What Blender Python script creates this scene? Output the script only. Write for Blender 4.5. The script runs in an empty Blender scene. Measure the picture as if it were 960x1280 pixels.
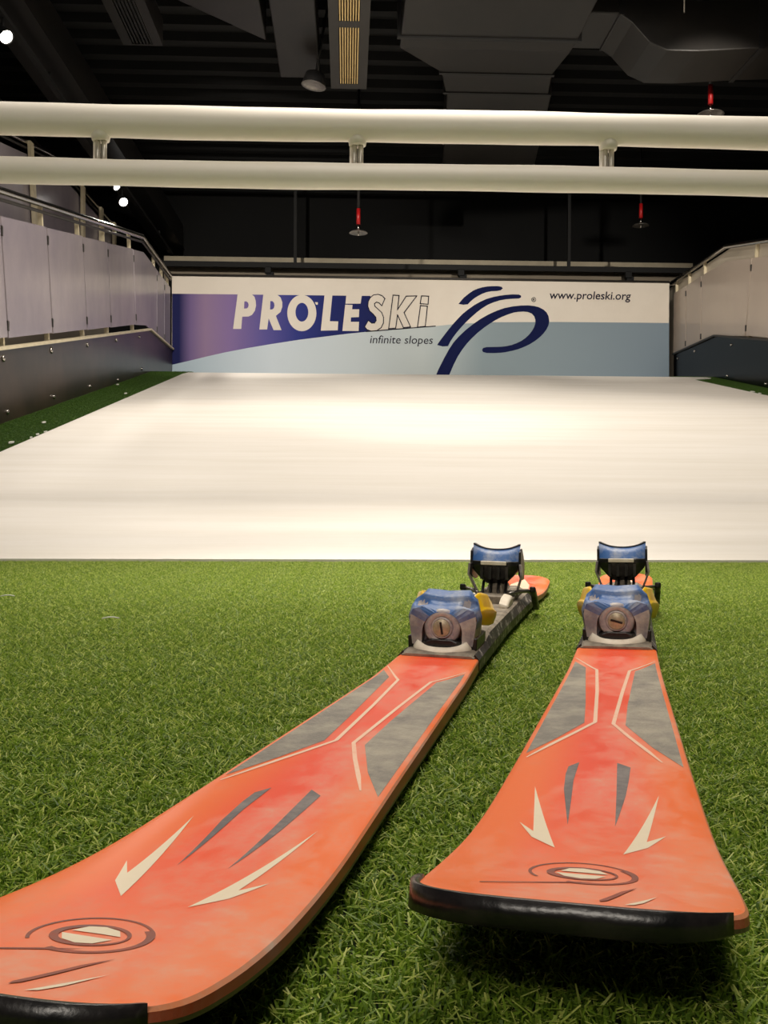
import bpy, bmesh, math, random
from mathutils import Vector, Matrix, Euler
from mathutils.geometry import tessellate_polygon
random.seed(7)
PI = math.pi
SC = bpy.context.scene
COL = SC.collection

# ---------------------------------------------------------------- camera
CAM_H = 0.172; FPX = 1219.0
YAW = math.radians(2.2); ROLL = math.radians(0.25); PITCH = math.atan(-13/FPX)
fw = Vector((math.sin(YAW)*math.cos(PITCH), math.cos(YAW)*math.cos(PITCH), math.sin(PITCH)))
rt = Vector((math.cos(YAW), -math.sin(YAW), 0)); up = rt.cross(fw)
rt2 = rt*math.cos(ROLL) + up*math.sin(ROLL); up2 = rt2.cross(fw)
cd = bpy.data.cameras.new('camera'); cam = bpy.data.objects.new('camera', cd); COL.objects.link(cam)
cd.sensor_fit = 'VERTICAL'; cd.sensor_height = 24; cd.lens = 24*FPX/1280; cd.clip_start = 0.01
m = Matrix((rt2, up2, -fw)).transposed().to_4x4(); m.translation = Vector((0, 0, CAM_H)); cam.matrix_world = m
SC.camera = cam
def on_plane_y(px, py, Y):           # survey: a point of the photograph on the upright plane at distance Y
    d = fw + rt2*((px-480)/FPX) - up2*((py-640)/FPX); t = Y/d.y
    return Vector((0, 0, CAM_H)) + d*t
def on_plane_x(px, py, X):
    d = fw + rt2*((px-480)/FPX) - up2*((py-640)/FPX); t = X/d.x
    return Vector((0, 0, CAM_H)) + d*t

# ---------------------------------------------------------------- world, exposure, lights
w = bpy.data.worlds.new('world'); SC.world = w; w.use_nodes = True
w.node_tree.nodes['Background'].inputs[0].default_value = (0.9, 0.86, 0.8, 1)
w.node_tree.nodes['Background'].inputs[1].default_value = 0.075
SC.view_settings.view_transform = 'Standard'; SC.view_settings.look = 'None'
SC.view_settings.gamma = 1; SC.view_settings.use_curve_mapping = False
SC.view_settings.exposure = 0.35
WARM = (1.0, 0.915, 0.80)
def area(name, loc, target, power, sx, sy, col=WARM):
    l = bpy.data.lights.new(name, 'AREA'); l.shape = 'RECTANGLE'; l.size = sx; l.size_y = sy
    l.energy = power; l.color = col
    o = bpy.data.objects.new(name, l); COL.objects.link(o); o.location = loc
    o.rotation_euler = (Vector(target)-Vector(loc)).to_track_quat('-Z', 'Y').to_euler(); return o
area('slope_fill', (0.9, 6.3, 3.85), (0.9, 7.0, 0), 78, 2.6, 0.5)  # added soft light over the slope, not a visible fixture
area('foot_fill', (0.3, 3.6, 4.3), (0.4, 3.3, 0), 74, 3.2, 1.6)  # unseen light added above the carpet foot
area('near_fill', (-0.7, -1.9, 2.3), (0.3, 1.4, 0), 34, 1.0, 0.7)  # fill light added behind the camera for the front faces
area('ski_fill', (0.5, 1.0, 4.2), (0.2, 0.6, 0), 48, 1.2, 0.6)  # fill added overhead to brighten the ski tips
def spot_light(loc, target, power, ang, blend=0.8, col=WARM, r=0.04):
    l = bpy.data.lights.new('spot_beam', 'SPOT'); l.energy = power; l.spot_size = math.radians(ang); l.spot_blend = blend
    l.color = col; l.shadow_soft_size = r
    o = bpy.data.objects.new('spot_beam', l); COL.objects.link(o); o.location = loc
    o.rotation_euler = (Vector(target)-Vector(loc)).to_track_quat('-Z', 'Y').to_euler(); return o
spot_light((0.2, 4.0, 4.2), (0.55, 6.1, 0.66), 120, 34, 1.0)
spot_light((0.4, 5.4, 3.8), (0.8, 9.0, 1.25), 130, 34, 1.0)
spot_light((3.9, 7.0, 3.8), (1.4, 6.6, 0.8), 60, 75)
spot_light((-1.1, 6.3, 3.7), (-0.9, 11.9, 2.6), 480, 54)  # added unseen spot that brightens the banner
spot_light((2.9, 5.6, 3.4), (2.8, 11.9, 2.6), 560, 42)  # second added banner spot, no fixture
spot_light((0.4, 2.75, 4.2), (0.2, 2.3, 0), 580, 37, 1.0, r=0.55)  # added unseen spot that lifts the turf by the carpet foot
spot_light((1.2, 4.4, 4.2), (-2.4, 7.6, 1.4), 130, 70)
spot_light((1.5, 5.4, 4.0), (4.2, 10.6, 2.2), 140, 50)

# ---------------------------------------------------------------- materials
def new_mat(name):
    m = bpy.data.materials.new(name); m.use_nodes = True
    return m, m.node_tree.nodes, m.node_tree.links, m.node_tree.nodes['Principled BSDF']
def rgb(r, g, b):
    f = lambda c: (c/255/12.92) if c/255 <= .04045 else ((c/255+.055)/1.055)**2.4
    return (f(r), f(g), f(b), 1)
def mat(name, col, rough=.5, metal=0, noise=None, scale=20, amt=.5, bump=0, bscale=60, coat=0, spec=None, stretch=None, lo=.4, hi=.65):
    """plain surface, optionally with a second colour in noise patches and a fine relief"""
    m, N, L, b = new_mat(name)
    b.inputs['Base Color'].default_value = col; b.inputs['Roughness'].default_value = rough
    b.inputs['Metallic'].default_value = metal; b.inputs['Coat Weight'].default_value = coat
    if spec is not None: b.inputs['Specular IOR Level'].default_value = spec
    tc = N.new('ShaderNodeTexCoord'); vec = tc.outputs['Object']
    if stretch:
        mp = N.new('ShaderNodeMapping'); mp.inputs['Scale'].default_value = stretch; L.new(vec, mp.inputs['Vector']); vec = mp.outputs[0]
    if noise:
        n = N.new('ShaderNodeTexNoise'); n.inputs['Scale'].default_value = scale; n.inputs['Detail'].default_value = 8; n.inputs['Roughness'].default_value = .65
        L.new(vec, n.inputs['Vector'])
        r = N.new('ShaderNodeValToRGB'); r.color_ramp.elements[0].position = lo; r.color_ramp.elements[1].position = hi
        L.new(n.outputs['Fac'], r.inputs[0])
        k = N.new('ShaderNodeMath'); k.operation = 'MULTIPLY'; k.inputs[1].default_value = amt; L.new(r.outputs[0], k.inputs[0])
        x = N.new('ShaderNodeMix'); x.data_type = 'RGBA'; L.new(k.outputs[0], x.inputs[0])
        x.inputs[6].default_value = col; x.inputs[7].default_value = noise; L.new(x.outputs[2], b.inputs['Base Color'])
    if bump:
        n2 = N.new('ShaderNodeTexNoise'); n2.inputs['Scale'].default_value = bscale; n2.inputs['Detail'].default_value = 6; L.new(vec, n2.inputs['Vector'])
        bp = N.new('ShaderNodeBump'); bp.inputs['Strength'].default_value = bump; bp.inputs['Distance'].default_value = .004
        L.new(n2.outputs['Fac'], bp.inputs['Height']); L.new(bp.outputs[0], b.inputs['Normal'])
    return m
def emit(name, col, s):
    m, N, L, b = new_mat(name); b.inputs['Emission Color'].default_value = col; b.inputs['Emission Strength'].default_value = s; return m

DUST = rgb(196, 186, 172)
M = {}
M['carpet'] = mat('white_slope_carpet', rgb(240, 235, 228), .55, noise=rgb(230, 224, 214), scale=3, amt=.8, bump=.25, bscale=160, stretch=(.25, 2.6, 1), spec=.3)
M['pad'] = mat('cream_foam_padding', rgb(248, 242, 232), .6, noise=rgb(240, 232, 214), scale=6, bump=.15, bscale=14, stretch=(.5, 1, 1), spec=.3)
M['chrome'] = mat('brushed_steel', rgb(190, 186, 180), .22, 1, bump=.05, bscale=200)
M['satin'] = mat('satin_aluminium', rgb(206, 200, 188), .38, .55)
M['zinc'] = mat('dull_steel', rgb(160, 155, 148), .4, .9, noise=rgb(110, 105, 98), scale=30, bump=.2)
M['cream_post'] = mat('cream_painted_post', rgb(226, 214, 184), .45, noise=rgb(196, 182, 150), scale=12, amt=.5)
M['black_sheet'] = mat('glossy_black_sheet', rgb(40, 32, 29), .3, noise=rgb(74, 58, 50), scale=2.2, amt=.7, bump=.1, bscale=3, spec=.35)
M['black_dull'] = mat('dull_black_sheet', rgb(7, 7, 9), .22, noise=rgb(12, 12, 15), scale=3, spec=.25)
M['ceil'] = mat('black_painted_ceiling', rgb(8, 9, 9), .85, noise=rgb(14, 14, 14), scale=3, amt=.6)
M['blackwall'] = mat('black_painted_wall', rgb(6, 7, 7), .85, noise=rgb(10, 11, 11), scale=2, amt=.6)
M['duct'] = mat('black_painted_duct_metal', rgb(34, 31, 28), .42, .2, noise=rgb(24, 23, 22), scale=3, amt=.8, bump=.4, bscale=6, stretch=(1, .4, 1))
M['seam'] = mat('duct_flange_black', rgb(16, 15, 15), .5)
M['grille'] = mat('dark_grille_metal', rgb(48, 45, 42), .5)
M['slat'] = mat('yellowed_grille_slat', rgb(236, 206, 140), .5)
M['grille_in'] = mat('grille_inside', rgb(96, 74, 52), .7)
M['wall'] = mat('cream_painted_wall', rgb(214, 203, 184), .7, noise=rgb(198, 186, 168), scale=2)
M['darkwall'] = mat('dark_grey_wall', rgb(34, 33, 36), .8, noise=rgb(44, 42, 44), scale=2)
M['red'] = mat('red_pipe_paint', rgb(170, 22, 24), .4)
M['strip'] = mat('cream_wall_strip', rgb(206, 194, 168), .6, noise=rgb(170, 158, 134), scale=4)
M['tan'] = mat('tan_wall_strip', rgb(150, 138, 118), .6, noise=rgb(116, 104, 88), scale=5, stretch=(.3, 1, 3))
M['lamp_glow'] = emit('lamp_lens', (1, .93, .82, 1), 18)
M['lamp_glow_far'] = emit('lamp_lens_far', (1, .95, .88, 1), 7)
M['black_metal'] = mat('black_lamp_metal', rgb(7, 7, 7), .7)
M['lint'] = mat('white_lint', rgb(225, 225, 215), .8)

def clear_mat(name, col, col2, alpha):
    m, N, L, b = new_mat(name)
    tc = N.new('ShaderNodeTexCoord'); n = N.new('ShaderNodeTexNoise'); n.inputs['Scale'].default_value = 1.6; n.inputs['Detail'].default_value = 6; n.inputs['Roughness'].default_value = .6
    mp = N.new('ShaderNodeMapping'); mp.inputs['Scale'].default_value = (1, .8, .5); L.new(tc.outputs['Object'], mp.inputs['Vector']); L.new(mp.outputs[0], n.inputs['Vector'])
    x = N.new('ShaderNodeMix'); x.data_type = 'RGBA'; L.new(n.outputs['Fac'], x.inputs[0]); x.inputs[6].default_value = col; x.inputs[7].default_value = col2
    L.new(x.outputs[2], b.inputs['Base Color']); b.inputs['Roughness'].default_value = .22; b.inputs['Specular IOR Level'].default_value = .7
    tr = N.new('ShaderNodeBsdfTransparent'); mx = N.new('ShaderNodeMixShader'); mx.inputs[0].default_value = alpha
    L.new(tr.outputs[0], mx.inputs[1]); L.new(b.outputs[0], mx.inputs[2]); L.new(mx.outputs[0], N['Material Output'].inputs[0])
    return m
M['clear_left'] = clear_mat('hazy_clear_plastic', rgb(128, 120, 142), rgb(206, 196, 196), .76)
M['clear_right'] = clear_mat('hazy_cream_plastic', rgb(206, 190, 178), rgb(222, 206, 190), .8)

# ---------------------------------------------------------------- mesh helpers
class MB:
    def __init__(s): s.v = []; s.f = []; s.sm = []; s.mi = []; s.cur = 0
    def add(s, vs, fs, smooth=False, T=None):
        o = len(s.v); s.v += [tuple(T @ Vector(p)) if T else tuple(p) for p in vs]
        s.f += [tuple(o+i for i in f) for f in fs]; s.sm += [smooth]*len(fs); s.mi += [s.cur]*len(fs); return s
    def box(s, lo, hi, T=None):
        a, b = lo, hi
        vs = [(x, y, z) for z in (a[2], b[2]) for y in (a[1], b[1]) for x in (a[0], b[0])]
        return s.add(vs, [(0, 2, 3, 1), (4, 5, 7, 6), (0, 1, 5, 4), (2, 6, 7, 3), (0, 4, 6, 2), (1, 3, 7, 5)], False, T)
    def tube(s, pts, r, n=12, caps=True, smooth=True):
        pts = [Vector(p) for p in pts]; rs = r if isinstance(r, (list, tuple)) else [r]*len(pts)
        vs = []; prev = None
        for i, p in enumerate(pts):
            d = (pts[min(i+1, len(pts)-1)] - pts[max(i-1, 0)]).normalized()
            if prev is None:
                a = Vector((0, 0, 1)) if abs(d.z) < .9 else Vector((1, 0, 0)); u = d.cross(a).normalized()
            else: u = (prev - d*prev.dot(d)).normalized()
            prev = u; w_ = d.cross(u)
            vs += [p + (u*math.cos(2*PI*k/n) + w_*math.sin(2*PI*k/n))*rs[i] for k in range(n)]
        fs = [(i*n+k, i*n+(k+1) % n, (i+1)*n+(k+1) % n, (i+1)*n+k) for i in range(len(pts)-1) for k in range(n)]
        s.add(vs, fs, smooth)
        if caps:
            o = len(s.v)-len(vs); s.f += [tuple(o+k for k in range(n))[::-1], tuple(o+(len(pts)-1)*n+k for k in range(n))]; s.sm += [False]*2; s.mi += [s.cur]*2
        return s
    def lathe(s, prof, n=20, T=None, smooth=True):       # prof: (radius, z) pairs about the z axis
        vs = [(r*math.cos(2*PI*k/n), r*math.sin(2*PI*k/n), z) for r, z in prof for k in range(n)]
        fs = [(i*n+k, i*n+(k+1) % n, (i+1)*n+(k+1) % n, (i+1)*n+k) for i in range(len(prof)-1) for k in range(n)]
        return s.add(vs, fs, smooth, T)
    def prism(s, poly, f0, f1):                           # polygon (a,b) -> f0(a,b) front, f1(a,b) back
        n = len(poly); vs = [f0(*p) for p in poly]+[f1(*p) for p in poly]
        tr = tessellate_polygon([[Vector((a, b, 0)) for a, b in poly]])
        return s.add(vs, [tuple(t) for t in tr]+[tuple(n+i for i in t)[::-1] for t in tr]+[(i, (i+1) % n, n+(i+1) % n, n+i) for i in range(n)])
    def loft(s, rings, smooth=False, caps=True, closed=True, T=None):
        n = len(rings[0]); vs = [p for r in rings for p in r]; kk = n if closed else n-1
        fs = [(i*n+k, i*n+(k+1) % n, (i+1)*n+(k+1) % n, (i+1)*n+k) for i in range(len(rings)-1) for k in range(kk)]
        s.add(vs, fs, smooth, T)
        if caps: 
            o = len(s.v)-len(vs); s.f += [tuple(o+k for k in range(n))[::-1], tuple(o+(len(rings)-1)*n+k for k in range(n))]; s.sm += [False]*2; s.mi += [s.cur]*2
        return s
    def mesh(s, name, mats):
        me = bpy.data.meshes.new(name); me.from_pydata([tuple(p) for p in s.v], [], s.f)
        for mm in (mats if isinstance(mats, (list, tuple)) else [mats]): me.materials.append(mm)
        me.polygons.foreach_set('use_smooth', s.sm); me.polygons.foreach_set('material_index', s.mi)
        bm = bmesh.new(); bm.from_mesh(me); bmesh.ops.recalc_face_normals(bm, faces=bm.faces); bm.to_mesh(me); bm.free()
        me.update(); return me
    def build(s, name, mats, parent=None, bevel=0, seg=2, sub=0):
        o = bpy.data.objects.new(name, s.mesh(name, mats)); COL.objects.link(o)
        if parent: o.parent = parent
        if bevel:
            b = o.modifiers.new('bevel', 'BEVEL'); b.width = bevel; b.segments = seg; b.limit_method = 'ANGLE'; b.angle_limit = math.radians(35)
        if sub:
            b = o.modifiers.new('sub', 'SUBSURF'); b.levels = sub; b.render_levels = sub
        return o
def tag(o, label, cat, group=None, kind=None):
    if label: o['label'] = label
    if cat: o['category'] = cat
    if group: o['group'] = group
    if kind: o['kind'] = kind
    return o
def thing(name, label, cat, loc=(0, 0, 0), rot=(0, 0, 0), group=None):
    o = bpy.data.objects.new(name, None); COL.objects.link(o); o.location = loc; o.rotation_euler = rot; o.empty_display_size = .05
    return tag(o, label, cat, group)
def struct(name, mb, m, **k): o = mb.build(name, m, **k); o['kind'] = 'structure'; return o

# ---------------------------------------------------------------- the room
FOOT = 2.83; T = .2026; CREST = 10.55; ZC = T*(CREST-FOOT)      # slope: foot line, rise, crest
XL, XR = -2.10, 4.00                                           # inner faces of the side boards
def sz(y): return 0 if y < FOOT else (T*(y-FOOT) if y < CREST else ZC)
BW = 14.6
M['turf_base'] = mat('turf_backing', rgb(20, 32, 13), .9, noise=rgb(28, 42, 16), scale=60)
struct('floor', MB().box((-5.2, -3, -.12), (6.6, BW, -.011)), M['turf_base'])
struct('ceiling', MB().box((-5.2, -3, 4.75), (6.6, BW+.1, 4.9)), M['ceil'])
struct('wall_back', MB().box((-5.2, BW, -.1), (6.6, BW+.12, 4.8)), M['blackwall'])
struct('wall_left', MB().box((-5.32, -3, -.1), (-5.2, BW, 4.8)), M['darkwall'])
struct('wall_right', MB().box((6.6, -3, -.1), (6.72, BW, 4.8)), M['darkwall'])
struct('wall_front', MB().box((-5.2, -3.12, -.1), (6.6, -3, 4.8)), M['darkwall'])
# wall strips over the banner
for (ya, yb, Y, mm) in ((324.5, 330.5, 13.9, 'strip'), (337.5, 353, 13.2, 'tan')):
    a = on_plane_y(205, ya, Y); b = on_plane_y(866, yb, Y)
    n_ = 'trim_1' if mm == 'strip' else 'trim_2'
    struct(n_, MB().box((a.x, Y, on_plane_y(535, yb, Y).z), (b.x, Y+.06, on_plane_y(535, ya, Y).z)), M[mm])
# ceiling ribs (corrugated deck)
mb = MB()
for i in range(26):
    y = 6.0+i*.33; mb.box((-5.2, y, 4.66), (6.6, y+.1, 4.75))
struct('trim_3', mb, M['ceil'])

# ---------------------------------------------------------------- slope carpet
mb = MB(); CL, CR = -1.68, 3.57
ys = [FOOT, FOOT+.02, FOOT+.06]+[FOOT+.06+(CREST-.3-FOOT-.06)*i/40 for i in range(1, 41)]+[CREST-.15, CREST, CREST+.2, CREST+.6, 11.75]
def cz(y):
    if y <= FOOT+.02: return .004
    if y > CREST-.3:
        t = min(1, (y-(CREST-.3))/.6); return ZC - T*.3*(1-t)**2 * 1.0
    return sz(y)+.006
rings = []
for y in ys:
    xr = CR + (.38 if y > CREST-.1 else 0)
    rings.append([(CL, y, cz(y)), (CR+(0.30 if y > 10.2 else 0), y, cz(y)), (CR+(0.30 if y > 10.2 else 0), y, cz(y)-.02), (CL, y, cz(y)-.02)])
mb.loft(rings)
tag(mb.build('slope_carpet', M['carpet']), 'white carpet covering the whole indoor ski slope', 'carpet')
# bed under carpet and side strips
mb = MB(); mb.loft([[(XL-.05, y, z-.022), (XR+.05, y, z-.022), (XR+.05, y, -.02), (XL-.05, y, -.02)] for y, z in ((FOOT+.01, .0), (CREST, ZC), (12.2, ZC))])
struct('floor_slope', mb, M['turf_base'])

# ---------------------------------------------------------------- artificial turf (blades: real geometry, instanced tile)
def turf_material(name, c1, c2, c3, tr):
    m, N, L, b = new_mat(name)
    at = N.new('ShaderNodeAttribute'); at.attribute_name = 'tone'
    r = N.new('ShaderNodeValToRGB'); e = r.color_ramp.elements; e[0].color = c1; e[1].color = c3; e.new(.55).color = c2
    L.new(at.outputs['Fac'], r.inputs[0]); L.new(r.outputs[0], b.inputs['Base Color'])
    b.inputs['Roughness'].default_value = .42; b.inputs['Specular IOR Level'].default_value = .45
    t = N.new('ShaderNodeBsdfTranslucent'); L.new(r.outputs[0], t.inputs[0]); mx = N.new('ShaderNodeMixShader'); mx.inputs[0].default_value = tr
    L.new(b.outputs[0], mx.inputs[1]); L.new(t.outputs[0], mx.inputs[2]); L.new(mx.outputs[0], N['Material Output'].inputs[0]); return m
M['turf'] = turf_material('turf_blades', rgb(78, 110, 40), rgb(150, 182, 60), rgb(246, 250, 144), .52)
M['turf_dark'] = turf_material('turf_blades_dark', rgb(52, 88, 34), rgb(78, 116, 44), rgb(130, 158, 68), .3)
TILE = .12
LEAN = 1.0
def turf_tile(name, m, n, hmin, hmax, wd, seed):
    R = random.Random(seed); vs = []; fs = []; tone = []
    for i in range(n):
        x = R.uniform(-TILE/2, TILE/2); y = R.uniform(-TILE/2, TILE/2); h = R.uniform(hmin, hmax); a = R.uniform(0, 2*PI); w2 = R.uniform(.7, 1.2)*wd/2
        ln = R.uniform(.15, .9)*h*LEAN; b = a+R.uniform(-1, 1)
        d = Vector((math.cos(a), math.sin(a), 0)); sd = Vector((-math.sin(b), math.cos(b), 0))
        p0 = Vector((x, y, 0)); p1 = p0+d*ln*.35+Vector((0, 0, h*.62)); c_ = a+R.uniform(-1.9, 1.9); p2 = p1+Vector((math.cos(c_), math.sin(c_), 0))*ln*.9+Vector((0, 0, h*R.uniform(-.15, .38)))
        o = len(vs); vs += [p0-sd*w2, p0+sd*w2, p1+sd*w2, p1-sd*w2, p2+sd*w2*.55, p2-sd*w2*.55]
        fs += [(o, o+1, o+2, o+3), (o+3, o+2, o+4, o+5)]; t = R.random(); tone += [t*.5, t*.5, t*.75, t*.75, min(1, t*.8+.25), min(1, t*.8+.25)]  # random blade tone; roots painted darker as pile shade, tips brighter
    me = bpy.data.meshes.new(name); me.from_pydata([tuple(v) for v in vs], [], fs); me.materials.append(m)
    at = me.attributes.new('tone', 'FLOAT', 'POINT'); at.data.foreach_set('value', tone); me.update(); return me
def turf_field(name, me, lx, ly, loc, rot, label):
    """the object's own mesh is one tile of blades; the modifier repeats it over a grid, each turned a random quarter"""
    o = bpy.data.objects.new(name, me); COL.objects.link(o); o.location = loc; o.rotation_euler = rot
    g = bpy.data.node_groups.new(name, 'GeometryNodeTree')
    g.interface.new_socket('Geometry', in_out='INPUT', socket_type='NodeSocketGeometry'); g.interface.new_socket('Geometry', in_out='OUTPUT', socket_type='NodeSocketGeometry')
    N = g.nodes; L = g.links; gi = N.new('NodeGroupInput'); go = N.new('NodeGroupOutput')
    nx = round(lx/TILE)+1; ny = round(ly/TILE)+1
    gr = N.new('GeometryNodeMeshGrid'); gr.inputs['Size X'].default_value = (nx-1)*TILE; gr.inputs['Size Y'].default_value = (ny-1)*TILE
    gr.inputs['Vertices X'].default_value = nx; gr.inputs['Vertices Y'].default_value = ny
    ip = N.new('GeometryNodeInstanceOnPoints'); rv = N.new('FunctionNodeRandomValue'); rv.data_type = 'INT'; rv.inputs[4].default_value = 0; rv.inputs[5].default_value = 3
    mu = N.new('ShaderNodeMath'); mu.operation = 'MULTIPLY'; mu.inputs[1].default_value = PI/2; cx = N.new('ShaderNodeCombineXYZ')
    L.new(rv.outputs[2], mu.inputs[0]); L.new(mu.outputs[0], cx.inputs[2])
    L.new(gr.outputs[0], ip.inputs['Points']); L.new(gi.outputs[0], ip.inputs['Instance']); L.new(cx.outputs[0], ip.inputs['Rotation'])
    L.new(ip.outputs[0], go.inputs[0]); md = o.modifiers.new('repeat', 'NODES'); md.node_group = g
    return tag(o, label, 'artificial grass', kind='stuff')
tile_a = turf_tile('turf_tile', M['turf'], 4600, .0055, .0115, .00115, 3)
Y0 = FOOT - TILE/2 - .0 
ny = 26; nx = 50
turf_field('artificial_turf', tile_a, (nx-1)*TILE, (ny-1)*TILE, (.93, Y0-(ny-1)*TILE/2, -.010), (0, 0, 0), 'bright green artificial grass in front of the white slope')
tile_b = turf_tile('turf_tile_strip', M['turf_dark'], 1500, .006, .012, .0022, 5)
ang = math.atan(T); sl = (CREST-FOOT)/math.cos(ang); mid = (FOOT+CREST)/2
turf_field('turf_strip', tile_b, .36, sl-TILE, (XL+.21, mid, sz(mid)-.018), (ang, 0, 0), 'dark green artificial grass strip along the left side of the slope')
turf_field('turf_strip', tile_b, .36, sl-TILE, (XR-.21, mid, sz(mid)-.018), (ang, 0, 0), 'dark green artificial grass strip along the right side of the slope')
turf_field('turf_strip', tile_b, .36, .9, (XL+.21, CREST+.48, ZC-.02), (0, 0, 0), 'dark green artificial grass on the level landing left of the white carpet')

# lint flakes on the strips
def slope_at(px, py):
    d = fw + rt2*((px-480)/FPX) - up2*((py-640)/FPX); t = (T*(0-FOOT)-CAM_H)/(d.z-T*d.y); p = Vector((0, 0, CAM_H))+d*t
    return p
i = 0
LL = ['second largest white scrap, rightmost of the group low on the left strip', 'small white scrap low on the left strip, right end of the loose row', 'small white scrap in the middle of the loose row on the left strip',
      'tiny white scrap at the left end of the loose row on the left strip', 'larger white scrap near the picture edge on the left strip', 'white scrap touching the carpet edge low on the left strip', 'large white scrap nearest the bottom corner of the left strip',
      'white scrap farther up the left strip, below the last lower bolt', 'tiny pale scrap beside the board far up the left strip', 'tiny white scrap on the carpet edge halfway up the left strip',
      'white scrap farthest up the right strip', 'widest white scrap on the right strip', 'small white scrap next to the widest one on the right strip', 'white scrap closest to the picture edge on the right strip']
for (px, py, wpx, side) in ((55, 527, 6, 'L'), (57, 539, 5, 'L'), (47, 542, 5, 'L'), (39, 546, 4, 'L'), (14, 552, 8, 'L'), (36, 552, 5, 'L'), (6, 564, 8, 'L'), (157, 491, 5, 'L'), (147, 480, 4, 'L'), (106, 521, 3, 'L'),
                       (911, 484, 5, 'R'), (941, 489, 6, 'R'), (950, 491, 4, 'R'), (957, 494, 5, 'R')):
    p = slope_at(px, py); s = wpx*p.y/FPX/2; R = random.Random(i+40); i += 1
    k = 7; ring = [(p.x+s*R.uniform(.6, 1)*math.cos(2*PI*j/k), p.y+s*2.0*R.uniform(.6, 1)*math.sin(2*PI*j/k)) for j in range(k)]
    mb = MB(); mb.prism([(a-p.x, b-p.y) for a, b in ring], lambda a, b: (a, b, T*b+.003), lambda a, b: (a, b, T*b-.004))
    o = mb.build('lint_flake', M['lint']); o.location = (p.x, p.y, sz(p.y)-.003)
    tag(o, LL[i-1], 'lint', 'lint scraps on the %s turf strip' % ('left' if side == 'L' else 'right'))

for (x, y, lab) in ((-.600, 1.75, 'pale wisp of lint on the bright turf near the left picture edge'), (-.34, 1.42, 'faint pale wisp of lint on the turf left of the left ski')):
    mb = MB(); mb.tube([(-.012, 0, 0), (-.004, .003, .0015), (.005, 0, .002), (.012, .003, .0)], .0011, 6); o = mb.build('lint_wisp', M['lint']); o.location = (x, y, .0015); tag(o, lab, 'lint')
# ---------------------------------------------------------------- side boards and railings
perp = Vector((0, -math.sin(ang), math.cos(ang)))
def bolt_at(parent, x, y, z, sgn, r=.018):
    mb = MB(); mb.lathe([(0, .012), (r*.6, .011), (r, .006), (r, 0)], 10, T=Matrix.Translation((x, y, z)) @ Matrix.Rotation(sgn*PI/2, 4, 'Y'))
    return mb.build('bolt', M['chrome'], parent)
def side_board(X, sgn, label, m, bolts):
    """black board standing beside the slope; sgn +1: board faces +x"""
    t = thing('side_board', label, 'board', (X, 6.5, sz(6.5)))
    x0, x1 = (-.03, 0) if sgn > 0 else (0, .03)
    prof = [(1.2, .30), (FOOT, .42)]                                # top edge (y, z): rises with the slope then level
    top = [(1.2, .42-.0), (FOOT-.1, .42), (10.48, 1.983), (11.83, 1.983)]
    bot = [(11.83, ZC-.05), (CREST, ZC-.05), (FOOT, -.011), (1.2, -.011)]
    mb = MB(); O = Vector((X, 6.5, sz(6.5)))
    mb.prism([p for p in top+bot], lambda a, b: Vector((X+x0, a, b))-O, lambda a, b: Vector((X+x1, a, b))-O)
    bd = mb.build('board', m, t)
    mb = MB(); mb.loft([[Vector((X-.022, y, z))-O, Vector((X+.022, y, z))-O, Vector((X+.022, y, z+.02))-O, Vector((X-.022, y, z+.02))-O] for y, z in top])
    mb.build('cap', M['cream_post'] if sgn > 0 else M['grille'], t)
    for px, py, r in bolts:
        p = on_plane_x(px, py, X+(.001 if sgn > 0 else -.001)); bolt_at(bd, p.x-O.x, p.y-O.y, p.z-O.z, sgn, r)
    return t
side_board(XL, 1, 'glossy black board with silver bolts along the left side of the slope', M['black_sheet'],
           [(4, 448, .022), (64, 438, .024), (109, 431, .020), (145, 425, .018), (174, 421, .016), (9, 515, .018), (67, 496, .018), (112, 483, .018), (147, 475, .014), (177, 461, .016)])
side_board(XR, -1, 'black board with small bolts along the right side of the slope', M['black_dull'],
           [(914, 431, .016), (868, 439, .014), (847, 448, .014), (909, 470, .014), (957, 480, .018)])

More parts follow.
